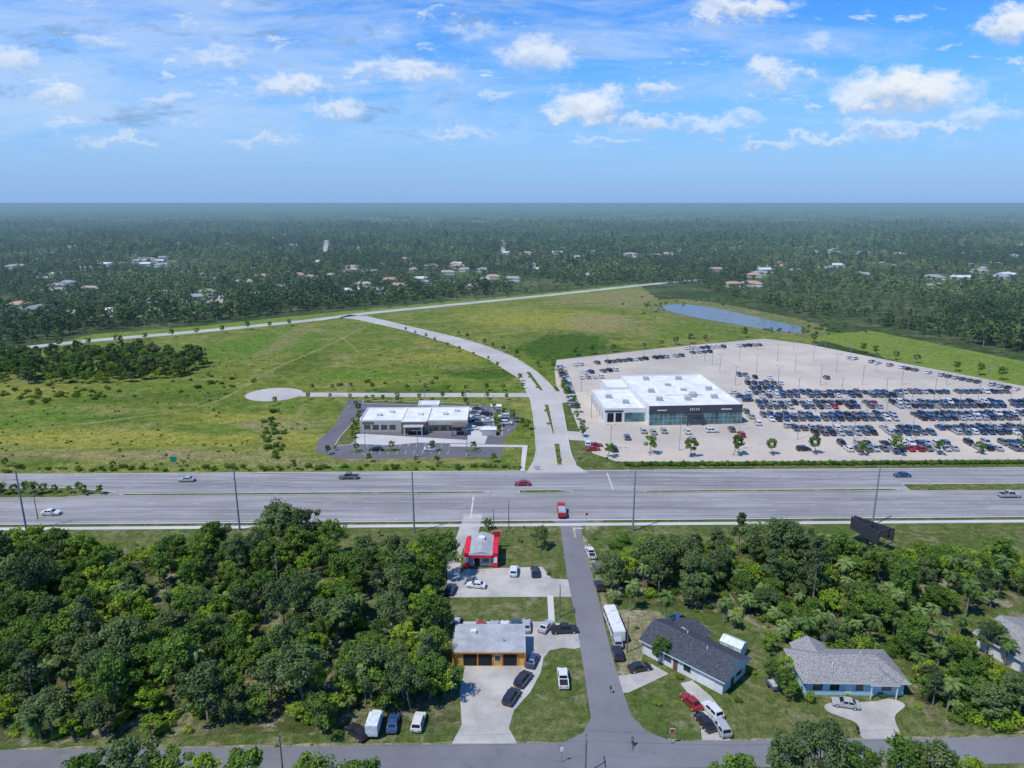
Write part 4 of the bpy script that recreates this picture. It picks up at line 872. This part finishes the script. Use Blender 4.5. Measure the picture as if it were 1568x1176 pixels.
def cyclist(x,y,rz):
    root=bpy.data.objects.new("cyclist",None); C.objects.link(root); root.location=(x,y,.07); root.rotation_euler=(0,0,rz)
    J=[(0,0,.95),(.12,0,1.2),(.25,0,1.42),(.3,0,1.52),(.34,0,1.66),(.3,.2,1.38),(.45,.25,1.15),(.68,.2,1.02),(.3,-.2,1.38),(.45,-.25,1.15),(.68,-.2,1.02),(.0,.1,.93),(.35,.12,.75),(.15,.12,.35),(.27,.12,.32),(0,-.1,.93),(.3,-.12,.9),(.12,-.12,.5),(.25,-.12,.47)]
    E=[(0,1),(1,2),(2,3),(3,4),(2,5),(5,6),(6,7),(2,8),(8,9),(9,10),(0,11),(11,12),(12,13),(13,14),(0,15),(15,16),(16,17),(17,18)]
    R=[.15,.15,.14,.06,.105,.07,.05,.04,.07,.05,.04,.1,.075,.05,.04,.1,.075,.05,.04]
    me=bpy.data.meshes.new("body"); me.from_pydata(J,E,[]); me.materials.append(simple("rider_clothes",(.1,.1,.14),.8)); o=linkobj("body",me); o.parent=root
    o.modifiers.new("s",'SKIN')
    for i,r in enumerate(R): me.skin_vertices[0].data[i].radius=(r,r); me.skin_vertices[0].data[i].use_root=(i==0)
    o.modifiers.new("ss",'SUBSURF').levels=1
    b=B()
    for cx_ in (-.5,.55):
        for k in range(16):
            a=k*math.pi/8;c=(k+1)*math.pi/8; b.limb((cx_+.33*math.cos(a),0,.33+.33*math.sin(a)),(cx_+.33*math.cos(c),0,.33+.33*math.sin(c)),.025,.025,5,0)
            if k%4==0: b.limb((cx_,0,.33),(cx_+.33*math.cos(a),0,.33+.33*math.sin(a)),.006,.006,3,0)
    for p,q in (((-.5,0,.33),(0,0,.35)),((0,0,.35),(-.12,0,.88)),((-.5,0,.33),(-.1,0,.8)),((0,0,.35),(.42,0,.8)),((-.1,0,.78),(.42,0,.85)),((.55,0,.33),(.4,0,.98)),((.42,-.25,1.0),(.42,.25,1.0))): b.limb(p,q,.02,.02,6,1)
    b.box(-.25,.02,-.07,.07,.87,.93,0); w=b.done("bicycle_frame",[M_tyre,M_red]); w.parent=root
try: cyclist(*P(968,1144),math.radians(80))
except Exception as ex: print("cyclist",ex)
# ------------------------------------------------------------------ world + cloud backdrop
el=math.asin(sd.z); az=math.atan2(sd.x,sd.y)
def skybase(nt,direction):
    sky=nt.nodes.new('ShaderNodeTexSky'); sky.sky_type='NISHITA'; sky.sun_disc=False
    sky.sun_elevation=el; sky.sun_rotation=az%(2*math.pi); sky.altitude=0; sky.air_density=1.0; sky.dust_density=.6; sky.ozone_density=2.0
    nt.links.new(direction,sky.inputs[0]) if sky.inputs and len(sky.inputs)>0 and sky.inputs[0].enabled else None
    x,y,z=nd(nt,'ShaderNodeSeparateXYZ',None,Vector=direction).outputs
    k=mr(nt,z,0.0,.26,0,1,False)
    tint=mixc(nt,k,(.58,.90,1.34),(.24,.74,1.40))
    col=mixc(nt,1.,sky.outputs[0],tint,'MULTIPLY')
    return mixc(nt,mr(nt,z,.16,-.005,0.,.95,False),col,(1.95,3.3,5.9)),x,y,z
w=bpy.data.worlds.new("World"); S.world=w; w.use_nodes=True; nt=w.node_tree; nt.nodes.clear()
col,x,y,z=skybase(nt,nt.nodes.new('ShaderNodeTexCoord').outputs['Generated'])
bg=nd(nt,'ShaderNodeBackground',None,Color=col,Strength=.13); ow=nt.nodes.new('ShaderNodeOutputWorld'); nt.links.new(bg.outputs[0],ow.inputs[0])
# sky backdrop: a sector of a 190 km dome carrying the clouds
R_=190000.; vs=[];fs=[]; na_=48; ne=20
for j in range(ne+1):
    e_=math.radians(-.4+40*j/ne)
    for i in range(na_+1):
        a=math.radians(-70+140*i/na_); vs.append((R_*math.cos(e_)*math.sin(a),R_*math.cos(e_)*math.cos(a),R_*math.sin(e_)))
for j in range(ne):
    for i in range(na_): k=j*(na_+1)+i; fs.append((k,k+1,k+na_+2,k+na_+1))
me=bpy.data.meshes.new("sky"); me.from_pydata(vs,[],fs); me.shade_smooth()
m,nt=newmat("sky_with_clouds"); me.materials.append(m); linkobj("sky",me)
dirn=vm(nt,'NORMALIZE',pos(nt))
col,x,y,z=skybase(nt,dirn)
yy=mth(nt,'MAXIMUM',y,.08); px=mth(nt,'DIVIDE',x,yy); pzz=mth(nt,'DIVIDE',z,yy)
pc=nd(nt,'ShaderNodeCombineXYZ',None,X=px,Y=pzz).outputs[0]
cover=mr(nt,px,-.55,.65,.12,-.035,False)
rotm=nd(nt,'ShaderNodeMapping',None,Vector=pc,Rotation=(0,0,math.radians(-16)),Scale=(1.5,10.,1.)).outputs[0]
c1=noise(nt,rotm,1.7,9,.7,.6); c2=noise(nt,scalev(nt,pc,(1.8,6.,1.)),2.4,8,.7,.7)
wsum=mth(nt,'ADD',mth(nt,'ADD',mth(nt,'MULTIPLY',c1,.55),mth(nt,'MULTIPLY',c2,.45)),cover)
wm=mth(nt,'MULTIPLY',mr(nt,wsum,.45,.68),mr(nt,pzz,.03,.13))
col=mixc(nt,mth(nt,'MULTIPLY',wm,.62),col,(4.0,5.1,6.6))
c3=noise(nt,scalev(nt,pc,(6.,20.,1.)),1.5,8,.68,.4)
gm=mth(nt,'MULTIPLY',mr(nt,c3,.53,.66),mr(nt,pzz,.06,.11)); gm=mth(nt,'MULTIPLY',gm,mr(nt,px,.5,-.2))
col=mixc(nt,mth(nt,'MULTIPLY',gm,.65),col,(1.55,2.7,4.6))
c4=noise(nt,scalev(nt,pc,(9.,26.,1.)),1.6,8,.68,.3)
pm=mth(nt,'MULTIPLY',mr(nt,c4,.57,.70),mr(nt,pzz,.055,.12))
col=mixc(nt,mth(nt,'MULTIPLY',pm,.7),col,(5.4,6.0,6.9))
wn=nd(nt,'ShaderNodeTexNoise',None,Vector=scalev(nt,pc,(1.,1.6,1.)),Scale=22.,Detail=8.,Roughness=.68).outputs['Color']
warp=vm(nt,'MULTIPLY',vm(nt,'SUBTRACT',wn,(.5,.5,.5)),(.14,.075,0)); pw=vm(nt,'ADD',pc,warp)
def dirpt(u,v):
    xr=(u-784)/F; yr=-(v-588)/F; Y=cT+yr*sT; Z=-sT+yr*cT; return xr/Y,Z/Y
for (u,v,rx_,rz,s) in [(1385,140,100,30,1),(905,158,58,24,.9),(825,88,50,26,.75),(445,132,52,18,.75),(640,112,62,16,.7),(1178,112,36,18,.75),(1140,10,70,18,.9),(1550,35,45,30,.95),(1350,194,50,14,.65),(25,95,45,20,.65),(985,190,45,14,.6),(1080,195,50,13,.55),(1140,180,30,12,.5),(520,165,36,12,.6),(180,215,60,9,.4),(1500,175,55,18,.55),(330,85,45,12,.45),(1270,210,60,9,.5),(1000,135,30,12,.6),(700,200,50,9,.4),(90,150,45,14,.5),(1180,220,40,8,.45),(1085,30,22,12,.7),(560,105,30,12,.6),(250,150,40,12,.45),(1300,155,35,14,.7),(860,175,35,12,.7),(1440,195,50,9,.5),(760,150,30,8,.4),(400,215,60,7,.35),(930,215,50,7,.4),(150,60,40,12,.4),(1250,60,30,9,.4),(720,50,40,12,.35)]:
    cx2,cz2=dirpt(u,v); q=vm(nt,'MULTIPLY',vm(nt,'SUBTRACT',pw,(cx2,cz2,0)),(F/rx_/1.05,F/rz/1.05,0))
    d=vm(nt,'LENGTH',q); mk_=mth(nt,'MULTIPLY',mr(nt,d,1.25,.35),s)
    sh=nd(nt,'ShaderNodeSeparateXYZ',None,Vector=q).outputs[1]
    cc=mixc(nt,mr(nt,sh,-.9,.35),(3.0,4.0,5.5),(6.0,6.4,6.9))
    col=mixc(nt,mk_,col,cc)
ems=nd(nt,'ShaderNodeEmission',None,Color=col,Strength=.14); finish(m,nt,ems.outputs[0],False)
print("objects",len(bpy.data.objects),"far",len(A),len(A3))
